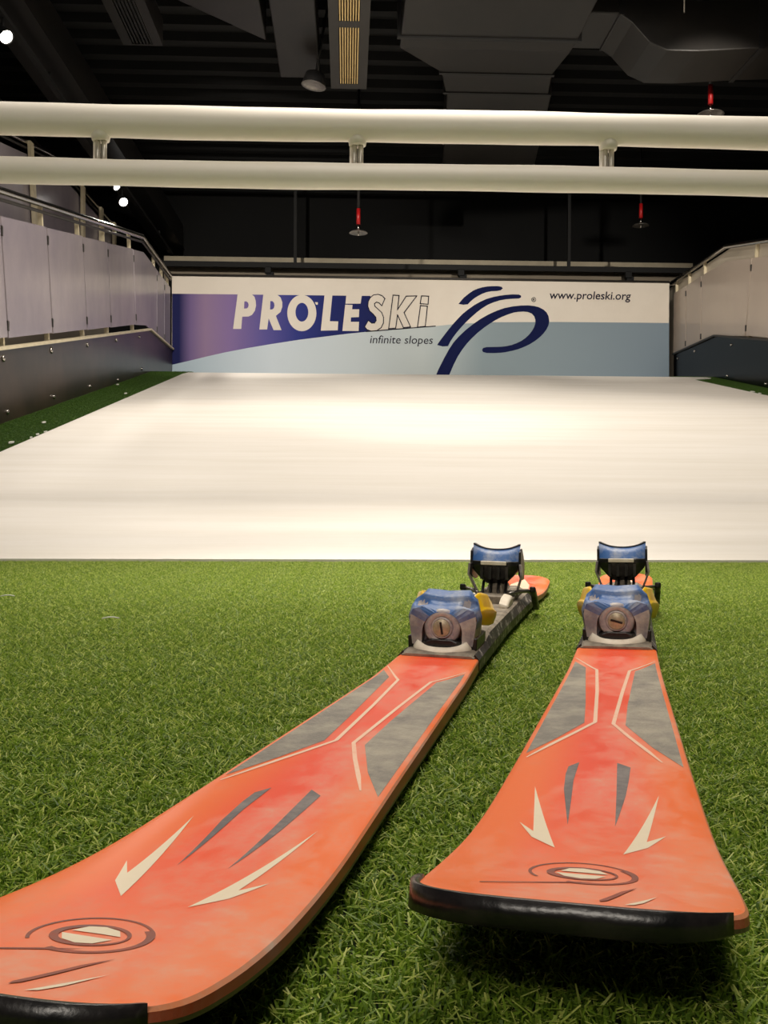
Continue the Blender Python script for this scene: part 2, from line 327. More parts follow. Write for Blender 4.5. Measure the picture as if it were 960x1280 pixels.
def railing(X, name, label, pts, posts, pan_top, pan_bot, pm, postm, sgn, postw=.025, level_from=10.2, dbl=True, pside=1):
    """pts: handrail line (y,z); posts: list of y at foot; pan_top / pan_bot: offsets of panels below the handrail"""
    O = Vector((X, posts[0], pts[0][1]-1.0)); t = thing(name, label, 'railing', tuple(O))
    def zr(y):
        for (a, za), (b, zb) in zip(pts, pts[1:]):
            if a <= y <= b: return za+(zb-za)*(y-a)/(b-a)
        return pts[-1][1] if y > pts[-1][0] else pts[0][1]
    mb = MB(); P = [Vector((X, y, z))-O for y, z in pts]; mb.tube(P, .024, 12); mb.build('handrail', M['chrome'], t)
    if dbl:
        mb = MB(); mb.tube([p+Vector((0, 0, -.055)) for p in P], .012, 8); mb.build('lower_rail', M['grille'], t)
    def lean(y, h):                                            # offset in y at height fraction above the foot
        return -h*math.sin(ang) if y < CREST else 0
    H = 1.0
    tops = []
    for y in posts:
        yt = y+lean(y, .95); zt = zr(yt); zb = zt-.95*(math.cos(ang) if y < CREST else 1)
        mb = MB(); c = Vector((X+.03*(-sgn), 0, 0))
        po = -sgn*.035*pside; a = Vector((X+po, y, zb-.06))-O; b = Vector((X+po, yt, zt))-O; wv = Vector((.016, 0, 0)); dv = Vector((0, postw/2, 0))
        mb.loft([[q-wv-dv, q+wv-dv, q+wv+dv, q-wv+dv] for q in (a, b)]); mb.build('post', postm, t)
        tops.append((y, zb, yt, zt))
    for (y, zb, yt, zt), (y2, zb2, yt2, zt2) in zip(tops, tops[1:]):
        def P4(f, ya, za, yb, zb_): return Vector((X+sgn*.0, ya+(yb-ya)*f, za+(zb_-za)*f))
        fb, ft = pan_bot, pan_top; g = .012
        corners = [P4(fb, y, zb, yt, zt)+Vector((0, g, 0)), P4(fb, y2, zb2, yt2, zt2)-Vector((0, g, 0)), P4(ft, y2, zb2, yt2, zt2)-Vector((0, g, 0)), P4(ft, y, zb, yt, zt)+Vector((0, g, 0))]
        # a panel that straddles the crest takes the bend of the handrail
        mb = MB(); ring = [c-O for c in corners]
        if yt < level_from < yt2 and abs(level_from-yt2) > .05:
            zz = zr(level_from); f_y = level_from+.0
            top_m = Vector((X, f_y+(1-ft)*.2, zz-(1-ft)*.95))-O; bot_m = Vector((X, f_y+(1-fb)*.2, zz-(1-fb)*.95))-O
            ring = [ring[0], bot_m, ring[1], ring[2], top_m, ring[3]]
        n = len(ring); off = Vector((.006, 0, 0))
        fr = [r-off for r in ring]+[r+off for r in ring]
        mb.add(fr, [tuple(range(n)), tuple(range(n, 2*n))[::-1]]+[(i, (i+1) % n, n+(i+1) % n, n+i) for i in range(n)]); mb.build('clear_panel', pm, t)
        for q in (corners[0]*.9+corners[3]*.1, corners[0]*.12+corners[3]*.88):   # dark clips
            c = q-O; mb = MB(); mb.box((c.x-.012, c.y-.02, c.z-.03), (c.x+.012, c.y+.004, c.z+.03)); mb.build('clip', M['grille'], t)
    return t
left_posts = [2.2, 3.2, 4.2, 5.2, 6.2, 7.12, 8.05, 8.86, 9.9, 10.95, 11.4, 11.78]
railing(XL-.02, 'side_railing', 'clear panelled steel railing above the black board left of the slope',
        [(1.0, 1.04), (2.0, 1.24), (10.2, 2.90), (11.8, 2.87)], left_posts, .84, .07, M['clear_left'], M['cream_post'], 1)
right_posts = [3.0, 4.1, 5.2, 6.3, 7.4, 8.5, 9.72, 10.95, 11.45, 11.9]
rr = railing(XR+.02, 'side_railing', 'cream backed clear railing above the black board right of the slope',
        [(1.0, 1.03), (2.0, 1.23), (10.25, 2.90), (12.0, 2.90)], right_posts, .84, .04, M['clear_right'], M['cream_post'], -1, dbl=False)
# cream wall close behind the right railing
mb = MB(); mb.prism([(0, -.2), (12.35, -.2), (12.35, 2.885), (10.27, 2.885), (2.0, 1.205), (0, 1.0)], lambda a, b: (XR+.075, a, b), lambda a, b: (XR+.13, a, b))
struct('wall_low_right', mb, M['wall'])
railing(-2.95, 'stair_railing', 'higher clear panelled railing with wide cream posts behind the left railing',
        [(3.0, 2.22), (9.9, 3.62), (12.4, 3.64)], [6.0, 7.6, 9.3, 10.9, 11.7, 12.35], .88, .12, M['clear_left'], M['cream_post'], 1, postw=.085, level_from=9.9, pside=-1)
# raised walkway beside the slope on the left, and a low pale wall below it
mb = MB(); mb.loft([[(-5.2, y, z), (-2.25, y, z), (-2.25, y, z-.12), (-5.2, y, z-.12)] for y, z in ((1.0, .6), (10.4, 2.50-.1), (12.6, 2.4))])
mb = MB(); mb.loft([[(-5.2, y, z), (-2.5, y, z), (-2.5, y, z-.12), (-5.2, y, z-.12)] for y, z in ((1.0, .1), (10.5, 1.62), (12.6, 1.62))])
struct('floor_walkway', mb, M['darkwall'])
struct('wall_walkway', MB().prism([(1.0, .3), (12.6, 1.7), (12.6, 2.75), (10.2, 2.7), (1.0, 1.0)], lambda a, b: (-3.05, a, b), lambda a, b: (-3.15, a, b)), M['wall'])

# ---------------------------------------------------------------- padded bars across the slope
bars = thing('padded_barrier', 'two cream padded horizontal bars joined by short steel posts across the slope', 'barrier', (.13, 3.0, 0))
def pad_bar(z, r, name):
    mb = MB(); n = 60; pts = []; rs = []
    for i in range(n+1):
        x = -2.08+5.77*i/n; pts.append((x, 0, z+.002*math.sin(x*3.1))); rs.append(r*(1+.018*math.sin(x*7.3+z*9)+.012*math.sin(x*17)))
    mb.tube(pts, rs, 28); return mb.build(name, M['pad'], bars)
pad_bar(1.323, .0485, 'padded_bar'); pad_bar(1.168, .0395, 'padded_bar')
for px in (-.749, .029, .804, -1.52, 1.58, 2.36, 3.13):
    for dx in (-.009, .010):
        mb = MB(); mb.tube([(px-.13+dx, -.0, 1.15), (px-.13+dx, 0, 1.30)], .0085, 12); mb.build('post', M['satin'], bars)
    mb = MB(); mb.tube([(px-.13, 0, 1.262), (px-.13, 0, 1.30)], [.026, .033], 14); mb.build('collar', M['pad'], bars)
    mb = MB(); mb.box((px-.13-.024, .004, 1.18), (px-.13-.006, .012, 1.29)); mb.build('web', M['pad'], bars)
for x in (-2.03, 3.64):
    mb = MB(); mb.tube([(x, 0, .03), (x, 0, 1.33)], .03, 16); mb.build('upright', M['chrome'], bars)

# ---------------------------------------------------------------- banner
BY = 11.85
def bp(px, py): p = on_plane_y(px, py, BY); return (p.x, p.z)
def field_mat(name, stops, x0, x1):
    m, N, L, b = new_mat(name); tc = N.new('ShaderNodeTexCoord'); sp = N.new('ShaderNodeSeparateXYZ'); L.new(tc.outputs['Object'], sp.inputs[0])
    mr = N.new('ShaderNodeMapRange'); mr.inputs[1].default_value = x0; mr.inputs[2].default_value = x1; L.new(sp.outputs[0], mr.inputs[0])
    r = N.new('ShaderNodeValToRGB'); e = r.color_ramp.elements
    e[0].position, e[0].color = stops[0]; e[1].position, e[1].color = stops[-1]
    for q, c in stops[1:-1]: e.new(q).color = c
    L.new(mr.outputs[0], r.inputs[0]); L.new(r.outputs[0], b.inputs['Base Color']); b.inputs['Roughness'].default_value = .75; b.inputs['Specular IOR Level'].default_value = .15
    n2 = N.new('ShaderNodeTexNoise'); n2.inputs['Scale'].default_value = 1.3; L.new(tc.outputs['Object'], n2.inputs['Vector']); bu = N.new('ShaderNodeBump'); bu.inputs['Strength'].default_value = .35; bu.inputs['Distance'].default_value = .05
    L.new(n2.outputs['Fac'], bu.inputs['Height']); L.new(bu.outputs[0], b.inputs['Normal']); return m
bx0, bz0 = bp(215, 345); bx1, bz1 = bp(836.5, 353)
BX = (bx0+bx1)/2; bw = (bx1-bx0)/2
banner = thing('printed_banner', 'wide banner across the slope top with company name and navy swoosh emblem', 'banner', (BX, BY, ZC))
M['ban_cream'] = mat('banner_cream_print', rgb(226, 217, 204), .5, noise=rgb(216, 206, 192), scale=2, bump=.3, bscale=1.5)
M['ban_field'] = field_mat('banner_purple_field', [(0, rgb(30, 34, 84)), (.035, rgb(30, 34, 84)), (.09, rgb(120, 102, 148)), (.16, rgb(150, 126, 160)), (.28, rgb(138, 116, 168)), (.45, rgb(96, 90, 160)), (.6, rgb(54, 62, 138)), (.76, rgb(36, 44, 108)), (1, rgb(28, 36, 90))], -bw, -bw+2.5)  # printed mauve to navy run; left edge darkened to navy
M['ban_pale'] = field_mat('banner_pale_print', [(0, rgb(176, 196, 210)), (.2, rgb(214, 226, 236)), (.5, rgb(196, 206, 208)), (.62, rgb(148, 164, 172)), (1, rgb(128, 144, 158))], -bw, bw)
M['ban_navy'] = mat('banner_navy_print', rgb(18, 26, 72), .75, spec=.12)
M['ban_ink'] = mat('banner_ink', rgb(36, 34, 50), .75, spec=.12)
def ban_poly(mb, pts, lay, px=True, th=.0012):
    q = [(bp(*p) if px else p) for p in pts]; q = [(a-BX, b-ZC) for a, b in q]
    y1 = -.004-lay*.002
    mb.prism(q, lambda a, b: (a, y1, b), lambda a, b: (a, y1+th, b))
ban_z0 = ZC-.0
mb = MB(); ban_poly(mb, [(bx0, ZC+.0), (bx1, ZC+.0), (bx1, bz0+.002), (bx0, bz0+.006)], -1, px=False, th=.004); mb.build('sheet', M['ban_cream'], banner)
bot = 474
curve = [(216, 455.8), (237.5, 450.8), (258, 445.8), (280, 440.8), (310, 435), (340, 430), (375, 424.6), (410, 420.3), (435, 417.2), (458.4, 414.8)]
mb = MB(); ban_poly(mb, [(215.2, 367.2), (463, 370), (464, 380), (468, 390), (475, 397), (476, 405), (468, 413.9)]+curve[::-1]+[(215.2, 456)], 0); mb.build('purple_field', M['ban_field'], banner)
mb = MB(); ban_poly(mb, [(215.2, 456)]+curve+[(500, 411.3), (544, 407.8), (570, 405), (620, 402.8), (700, 402.5), (836.2, 403.8), (836.2, bot), (215.2, bot)], 0); mb.build('pale_field', M['ban_pale'], banner)
# letters
Z1 = lambda L_: [(280+x/6.857, 350+y/6.857) for x, y in L_]
Z2 = lambda L_: [(410+x/6.4, 350+y/6.4) for x, y in L_]
def ell(cx, cy, rx, ry, n=36): return [(cx+rx*math.cos(2*PI*k/n), cy+ry*math.sin(2*PI*k/n)) for k in range(n)]
def smooth_poly(P, k=4):
    out = []; n = len(P)
    for i in range(n):
        a, b, c, d = (Vector(P[(i+j) % n]) for j in (-1, 0, 1, 2))
        for s in range(k):
            t = s/k; q = .5*((2*b)+(-a+c)*t+(2*a-5*b+4*c-d)*t*t+(-a+3*b-3*c+d)*t**3); out.append(tuple(q))
    return out
letters = {
 'P': Z1([(78, 420), (118, 118), (200, 118), (240, 125), (262, 145), (272, 180), (275, 220), (265, 265), (240, 300), (210, 314), (157, 315), (148, 420)]),
 'R': Z1([(303, 425), (338, 118), (410, 118), (455, 125), (485, 150), (500, 190), (500, 230), (485, 275), (445, 308), (493, 430), (425, 430), (383, 330), (370, 425)]),
 'O': ell(377.3, 391.4, 18.2, 22.7), 'L': [(401, 413.4), (405.7, 368.6), (415.5, 368.6), (412.3, 401.6), (422.8, 401.9), (422.2, 413)],
 'E': Z2([(115, 408), (138, 198), (196, 200), (193, 235), (250, 235), (247, 297), (184, 300), (182, 335), (248, 335), (245, 409)]),
 'bar': Z2([(146, 126), (270, 126), (260, 190), (140, 190)]), 'nick': [(393.7, 377.7), (397.4, 378), (397.2, 381), (395, 381)]}
S_ = smooth_poly(Z2([(455, 150), (430, 125), (390, 115), (345, 135), (322, 170), (318, 210), (335, 250), (370, 280), (386, 312), (378, 340), (352, 345), (322, 322)]), 4)
S_ = Z2([(455, 150), (432, 127), (400, 116), (365, 120), (338, 142), (322, 172), (318, 210), (332, 248), (362, 275), (382, 300), (385, 325), (372, 345), (350, 346), (322, 324), (293, 375), (312, 398), (345, 410), (390, 406), (425, 382), (443, 345), (444, 300), (430, 262), (400, 234), (374, 210), (372, 190), (388, 178), (408, 184), (430, 207)])
K_ = Z2([(520, 122), (568, 125), (556, 238), (625, 130), (710, 128), (608, 262), (660, 376), (603, 382), (556, 280), (541, 386), (485, 391)])
I1 = Z2([(748, 128), (805, 130), (800, 195), (737, 190)]); I2 = Z2([(740, 205), (795, 210), (778, 372), (715, 378)])
for k, P in letters.items():
    mb = MB(); ban_poly(mb, P, 1); mb.build('letter', M['ban_cream'], banner)
mb = MB(); ban_poly(mb, S_, 1); mb.build('letter', M['ban_cream'], banner)
for P in (Z1([(175, 185), (192, 184), (206, 195), (212, 215), (206, 236), (195, 245), (172, 246)]), Z1([(398, 181), (418, 183), (430, 200), (433, 220), (428, 240), (415, 253), (395, 254)]), ell(377.4, 390.4, 8, 11.7)):
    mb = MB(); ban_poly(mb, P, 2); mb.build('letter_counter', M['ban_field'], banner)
def outline(P, wd=1.1, close=True):
    mb = MB(); n = len(P)
    for i in range(n if close else n-1):
        a = Vector(P[i]); b = Vector(P[(i+1) % n]); d = (b-a); 
        if d.length < 1e-6: continue
        d.normalize(); nn = Vector((-d.y, d.x))*wd/2; a2 = a-d*wd/2; b2 = b+d*wd/2
        ban_poly(mb, [tuple(a2-nn), tuple(b2-nn), tuple(b2+nn), tuple(a2+nn)], 2)
    return mb
for P in (S_, K_, I1, I2): outline(P).build('letter_outline', M['ban_ink'], banner)
outline([(458, 414.6), (500, 411.2), (544, 407.8)], 1.2, False).build('underline', M['ban_ink'], banner)
Z4 = lambda L_: [(520+x/5.333, 340+y/5.333) for x, y in L_]
sw = [[(283, 213), (320, 170), (350, 146), (380, 125), (410, 112), (440, 103), (475, 97), (510, 95), (545, 95), (570, 99), (578, 110), (565, 122), (540, 127), (500, 129), (470, 135), (440, 146), (410, 162), (385, 178), (362, 198), (345, 216), (315, 219)],
 [(140, 487), (160, 458), (185, 425), (212, 390), (240, 355), (275, 316), (310, 280), (350, 248), (390, 220), (430, 198), (470, 180), (515, 167), (560, 158), (600, 153), (640, 150), (685, 151), (700, 158), (700, 170), (685, 177), (640, 179), (600, 182), (560, 189), (520, 201), (480, 218), (440, 242), (405, 269), (370, 300), (335, 333), (300, 370), (272, 403), (250, 432), (230, 462), (213, 495), (178, 497)],
 [(132, 690), (150, 648), (190, 570), (220, 515), (250, 470), (288, 427), (330, 388), (375, 352), (420, 320), (460, 296), (500, 275), (545, 256), (590, 241), (645, 230), (700, 224), (745, 223), (785, 227), (818, 235), (848, 250), (870, 270), (883, 295), (888, 330), (882, 358), (868, 385), (850, 410), (828, 432), (795, 459), (760, 481), (720, 500), (680, 515), (640, 526), (600, 534), (560, 539), (520, 541), (470, 540), (446, 533), (440, 520), (447, 507), (470, 501), (520, 500), (565, 499), (600, 495), (637, 487), (670, 475), (703, 459), (730, 440), (755, 416), (775, 390), (788, 365), (795, 340), (795, 318), (787, 295), (770, 277), (745, 267), (715, 264), (680, 266), (650, 271), (610, 284), (570, 301), (530, 321), (490, 346), (450, 374), (410, 406), (375, 439), (340, 476), (308, 518), (280, 561), (250, 620), (220, 690)]]
for P in sw:
    mb = MB(); ban_poly(mb, Z4(P), 1); mb.build('swoosh', M['ban_navy'], banner)
def text_part(txt, px0, px1, py, parent, bold=0, shear=0, name='lettering'):
    a = on_plane_y(px0, py, BY); b = on_plane_y(px1, py, BY)
    c = bpy.data.curves.new(name, 'FONT'); c.body = txt; c.size = 1; c.offset = bold; c.shear = shear; c.resolution_u = 3; c.extrude = 0
    tmp = bpy.data.objects.new('tmp', c); COL.objects.link(tmp); dg = bpy.context.evaluated_depsgraph_get(); dg.update()
    me = bpy.data.meshes.new_from_object(tmp.evaluated_get(dg)); bpy.data.objects.remove(tmp)
    xs = [v.co.x for v in me.vertices]; s = (b.x-a.x)/(max(xs)-min(xs)); x0 = min(xs)
    for v in me.vertices: v.co = Vector(((v.co.x-x0)*s, 0, v.co.y*s))
    me.materials.append(M['ban_ink']); o = bpy.data.objects.new(name, me); COL.objects.link(o); o.parent = parent
    o.location = (a.x-BX, -.0078, a.z-ZC); return o
text_part('infinite slopes', 462.5, 541, 429.2, banner, .0, .15)
text_part('www.proleski.org', 687, 788.5, 373.6, banner, .010, .12)
text_part('\u00ae', 664, 670, 377.5, banner, .01)
# hem rope and eyelets on top
mb = MB(); mb.tube([(bx0-BX, -.01, bz0-ZC+.012), (bx1-BX, -.01, bz0-ZC+.004)], .014, 8); mb.build('top_hem', M['grille'], banner)
# ---------------------------------------------------------------- pipe truss with small lamps behind the banner
a = on_plane_y(200, 331, 13.0); b = on_plane_y(872, 331, 13.0); a.z = on_plane_y(535, 334, 13.0).z
t = thing('lamp_rail', 'long black lamp rail with small black lamp heads above the banner', 'rail', (a.x, 13.0, a.z))
mb = MB(); mb.box((0, -.04, -.04), (b.x-a.x, .04, .030)); mb.build('rail', M['black_metal'], t)
for px in (337, 577, 785):
    p = on_plane_y(px, 343, 13.0); x = p.x-a.x
    mb = MB(); mb.box((x-.06, -.10, -.13), (x+.03, -.02, -.04)); mb.box((x-.04, -.08, -.2), (x+.06, .02, -.10)); mb.build('lamp_head', M['black_metal'], t, bevel=.01)
for px in (369, 711):
    p = on_plane_y(px, 326, 13.0); x = p.x-a.x
    mb = MB(); mb.box((x-.02, -.02, .03), (x+.02, .02, 4.76-a.z)); mb.build('hanger', M['black_metal'], t)

# ---------------------------------------------------------------- skis
KN = [-.03, 0, .02, .06, .12, .2, .3, .4, .55, .72, 1.0, 1.3, 1.55, 1.66, 1.72]
WN = [.052, .0555, .0572, .0582, .0560, .0536, .0505, .0480, .0440, .0405, .0385, .0425, .0500, .0510, .047]
def interp(x, K, V):
    if x <= K[0]: return V[0]
    for i in range(1, len(K)):
        if x <= K[i]: 
            t = (x-K[i-1])/(K[i]-K[i-1]); return V[i-1]+(V[i]-V[i-1])*t
    return V[-1]
S0, S1 = -.010, 1.70
def ski_w(s):
    b = sum(interp(s+d, KN, WN) for d in (-.03, -.015, 0, .015, .03))/5
    if s < .03: q = (.03-s)/(.03-S0); b = b*(1-q**3.4)**(1/3.4) if q < 1 else 0
    if s > S1-.05: q = (s-(S1-.05))/.05; b = b*(1-min(q, 1)**2.6)**(1/2.6)*1.0
    return max(b, .0)
def ski_t(s):                                  # height of the top sheet
    t = .016+.0265*max(0, (.21-s)/.21)**2.2
    if s > 1.5: t += .014*((s-1.5)/.2)**2
    if .62 < s < 1.5: t += .004*min(1, (s-.62)/.1, (1.5-s)/.1)
    return t
def ski_th(s): return .0065+.0065*min(1, max(0, (s)/.55)) if s < 1.2 else .013-.005*min(1, (s-1.2)/.45)
SO = .45
def spt(u, s, dz=0): return Vector((u, s-SO, ski_t(s)+dz))

# printed top sheet material: orange, redder along the middle and at places, rubbed pale
def ski_top_mat():
    m, N, L, b = new_mat('orange_ski_topsheet'); tc = N.new('ShaderNodeTexCoord'); sp = N.new('ShaderNodeSeparateXYZ'); L.new(tc.outputs['Object'], sp.inputs[0])
    ab = N.new('ShaderNodeMath'); ab.operation = 'ABSOLUTE'; L.new(sp.outputs[0], ab.inputs[0])
    mr = N.new('ShaderNodeMapRange'); mr.inputs[1].default_value = .006; mr.inputs[2].default_value = .042; L.new(ab.outputs[0], mr.inputs[0]); mr.interpolation_type = 'SMOOTHSTEP'
    my = N.new('ShaderNodeMapRange'); my.inputs[1].default_value = -.42; my.inputs[2].default_value = -.22; L.new(sp.outputs[1], my.inputs[0]); my.inputs[3].default_value = .75; my.inputs[4].default_value = 0
    mx = N.new('ShaderNodeMath'); mx.operation = 'MAXIMUM'; L.new(mr.outputs[0], mx.inputs[0]); L.new(my.outputs[0], mx.inputs[1])
    c = N.new('ShaderNodeMix'); c.data_type = 'RGBA'; L.new(mx.outputs[0], c.inputs[0]); c.inputs[6].default_value = rgb(250, 80, 42); c.inputs[7].default_value = rgb(252, 116, 44)
    return wear(m, N, L, b, c.outputs[2], tc, .8, .9)
def wear(m, N, L, b, colsock, tc, amt, streak):
    n = N.new('ShaderNodeTexNoise'); n.inputs['Scale'].default_value = 14; n.inputs['Detail'].default_value = 10; n.inputs['Roughness'].default_value = .72
    mp = N.new('ShaderNodeMapping'); mp.inputs['Scale'].default_value = (1, .55, 1); L.new(tc.outputs['Object'], mp.inputs['Vector']); L.new(mp.outputs[0], n.inputs['Vector'])
    r = N.new('ShaderNodeValToRGB'); r.color_ramp.elements[0].position = .46; r.color_ramp.elements[1].position = .68; L.new(n.outputs['Fac'], r.inputs[0])
    n2 = N.new('ShaderNodeTexNoise'); n2.inputs['Scale'].default_value = 120; n2.inputs['Detail'].default_value = 4; L.new(tc.outputs['Object'], n2.inputs['Vector'])
    r2 = N.new('ShaderNodeMapRange'); r2.inputs[1].default_value = .3; r2.inputs[2].default_value = .7; r2.inputs[3].default_value = .55; r2.inputs[4].default_value = 1; L.new(n2.outputs['Fac'], r2.inputs[0])
    k = N.new('ShaderNodeMath'); k.operation = 'MULTIPLY'; L.new(r.outputs[0], k.inputs[0]); L.new(r2.outputs[0], k.inputs[1])
    k2 = N.new('ShaderNodeMath'); k2.operation = 'MULTIPLY'; k2.inputs[1].default_value = amt; L.new(k.outputs[0], k2.inputs[0])
    x = N.new('ShaderNodeMix'); x.data_type = 'RGBA'; L.new(k2.outputs[0], x.inputs[0]); L.new(colsock, x.inputs[6]) if colsock else None; x.inputs[7].default_value = rgb(226, 180, 156)
    L.new(x.outputs[2], b.inputs['Base Color'])
    rr_ = N.new('ShaderNodeMapRange'); rr_.inputs[3].default_value = .34; rr_.inputs[4].default_value = .7; L.new(k.outputs[0], rr_.inputs[0]); L.new(rr_.outputs[0], b.inputs['Roughness'])
    bu = N.new('ShaderNodeBump'); bu.inputs['Strength'].default_value = .12; bu.inputs['Distance'].default_value = .0008; L.new(n2.outputs['Fac'], bu.inputs['Height']); L.new(bu.outputs[0], b.inputs['Normal'])
    return m
def worn(name, col, amt=.5, dust=DUST):
    m, N, L, b = new_mat(name); tc = N.new('ShaderNodeTexCoord'); c = N.new('ShaderNodeRGB'); c.outputs[0].default_value = col
    wear(m, N, L, b, c.outputs[0], tc, amt, 1); 
    for n in N:
        if n.type == 'MIX': n.inputs[7].default_value = dust
    return m
M['ski_top'] = ski_top_mat()
M['ski_top'].node_tree.nodes['Principled BSDF'].inputs['Specular IOR Level'].default_value = .3
M['ski_side'] = worn('dark_orange_sidewall', rgb(176, 62, 34), .4)
M['ski_base'] = mat('black_ski_base', rgb(16, 16, 18), .25)
M['guard'] = mat('black_tip_guard', rgb(15, 15, 17), .3, noise=rgb(52, 46, 46), scale=60, amt=.5, bump=.2, bscale=80)
M['grey_panel'] = mat('grey_woven_inlay', rgb(124, 118, 108), .55, noise=rgb(186, 176, 156), scale=32, amt=.7, bump=.3, bscale=500)
M['grey_dark'] = mat('dark_grey_inlay', rgb(96, 88, 88), .5, noise=rgb(140, 130, 124), scale=90, amt=.7)
M['line_white'] = worn('pale_printed_line', rgb(250, 214, 184), .6, rgb(240, 150, 118))
M['pink_line'] = worn('faded_red_line', rgb(240, 110, 76), .4)
M['flash'] = worn('white_printed_flash', rgb(242, 226, 196), .3)
M['emblem_ink'] = worn('dark_printed_ring', rgb(104, 54, 44), .45, rgb(238, 110, 70))
M['edge_steel'] = mat('rusty_ski_edge', rgb(110, 96, 84), .4, .8)
M['rim'] = worn('pale_worn_rim', rgb(226, 132, 84), .8)
M['plate'] = mat('dusty_binding_plate', rgb(158, 146, 128), .7, noise=rgb(84, 76, 68), scale=45, amt=.8, bump=.5, bscale=90)
M['plate_side'] = mat('dirty_black_plate_side', rgb(24, 22, 22), .5, noise=rgb(190, 184, 176), scale=90, amt=.9, lo=.54, hi=.62)
M['blue'] = mat('dusty_blue_plastic', rgb(62, 106, 170), .45, noise=rgb(186, 188, 190), scale=30, amt=.85, bump=.15, bscale=120, lo=.48, hi=.72)
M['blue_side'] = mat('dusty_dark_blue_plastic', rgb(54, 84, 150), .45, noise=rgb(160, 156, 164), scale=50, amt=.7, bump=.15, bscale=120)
M['haze'] = mat('dusty_smoked_plastic', rgb(150, 141, 150), .45, noise=rgb(226, 218, 206), scale=60, amt=.7, bump=.2)
M['yellow'] = mat('yellow_plastic', rgb(255, 208, 24), .3, noise=rgb(204, 150, 30), scale=40, amt=.5)
M['plastic_black'] = mat('dirty_black_plastic', rgb(20, 19, 20), .38, noise=rgb(104, 96, 88), scale=70, amt=.45, bump=.3, bscale=90, lo=.5, hi=.75)
M['lip'] = mat('dirty_white_plastic', rgb(246, 236, 218), .5, noise=rgb(220, 204, 180), scale=50, amt=.6)
M['brass'] = mat('dull_nickel_screw', rgb(196, 184, 156), .45, .25, noise=rgb(120, 108, 88), scale=200)
M['wire'] = mat('dull_wire', rgb(150, 145, 138), .35, .9)

def decal(polys, name, m, parent, dz=.0004, step=.006):
    """flat print on the curved top sheet: polygons in (u, s), cut fine enough to follow it"""
    bm = bmesh.new()
    for P in polys:
        vs = [bm.verts.new((u, s, 0)) for u, s in P]
        for t in tessellate_polygon([[Vector((u, s, 0)) for u, s in P]]):
            try: bm.faces.new([vs[i] for i in t])
            except ValueError: pass
    s_min = min(s for P in polys for u, s in P); s_max = max(s for P in polys for u, s in P)
    k = max(1, int((s_max-s_min)/(step*1.5)))
    for i in range(1, k):
        s = s_min+(s_max-s_min)*i/k
        bmesh.ops.bisect_plane(bm, geom=bm.verts[:]+bm.edges[:]+bm.faces[:], plane_co=(0, s, 0), plane_no=(0, 1, 0))
    for v in bm.verts: v.co = spt(v.co.x, v.co.y, dz)
    bmesh.ops.recalc_face_normals(bm, faces=bm.faces)
    me = bpy.data.meshes.new(name); bm.to_mesh(me); bm.free(); me.materials.append(m)
    for p in me.polygons:
        pass
    o = bpy.data.objects.new(name, me); COL.objects.link(o); o.parent = parent; return o
def ring_poly(cu, cs, ru, rs, w_, a0, a1, n=40, w2=None):
    w2 = w_ if w2 is None else w2; A = [a0+(a1-a0)*i/n for i in range(n+1)]
    wf = lambda i: w_+(w2-w_)*math.sin(PI*i/n)
    return [(cu+(ru)*math.cos(a), cs+(rs)*math.sin(a)) for a in A]+[(cu+(ru-wf(i))*math.cos(A[i]), cs+(rs-wf(i))*math.sin(A[i])) for i in range(n, -1, -1)]

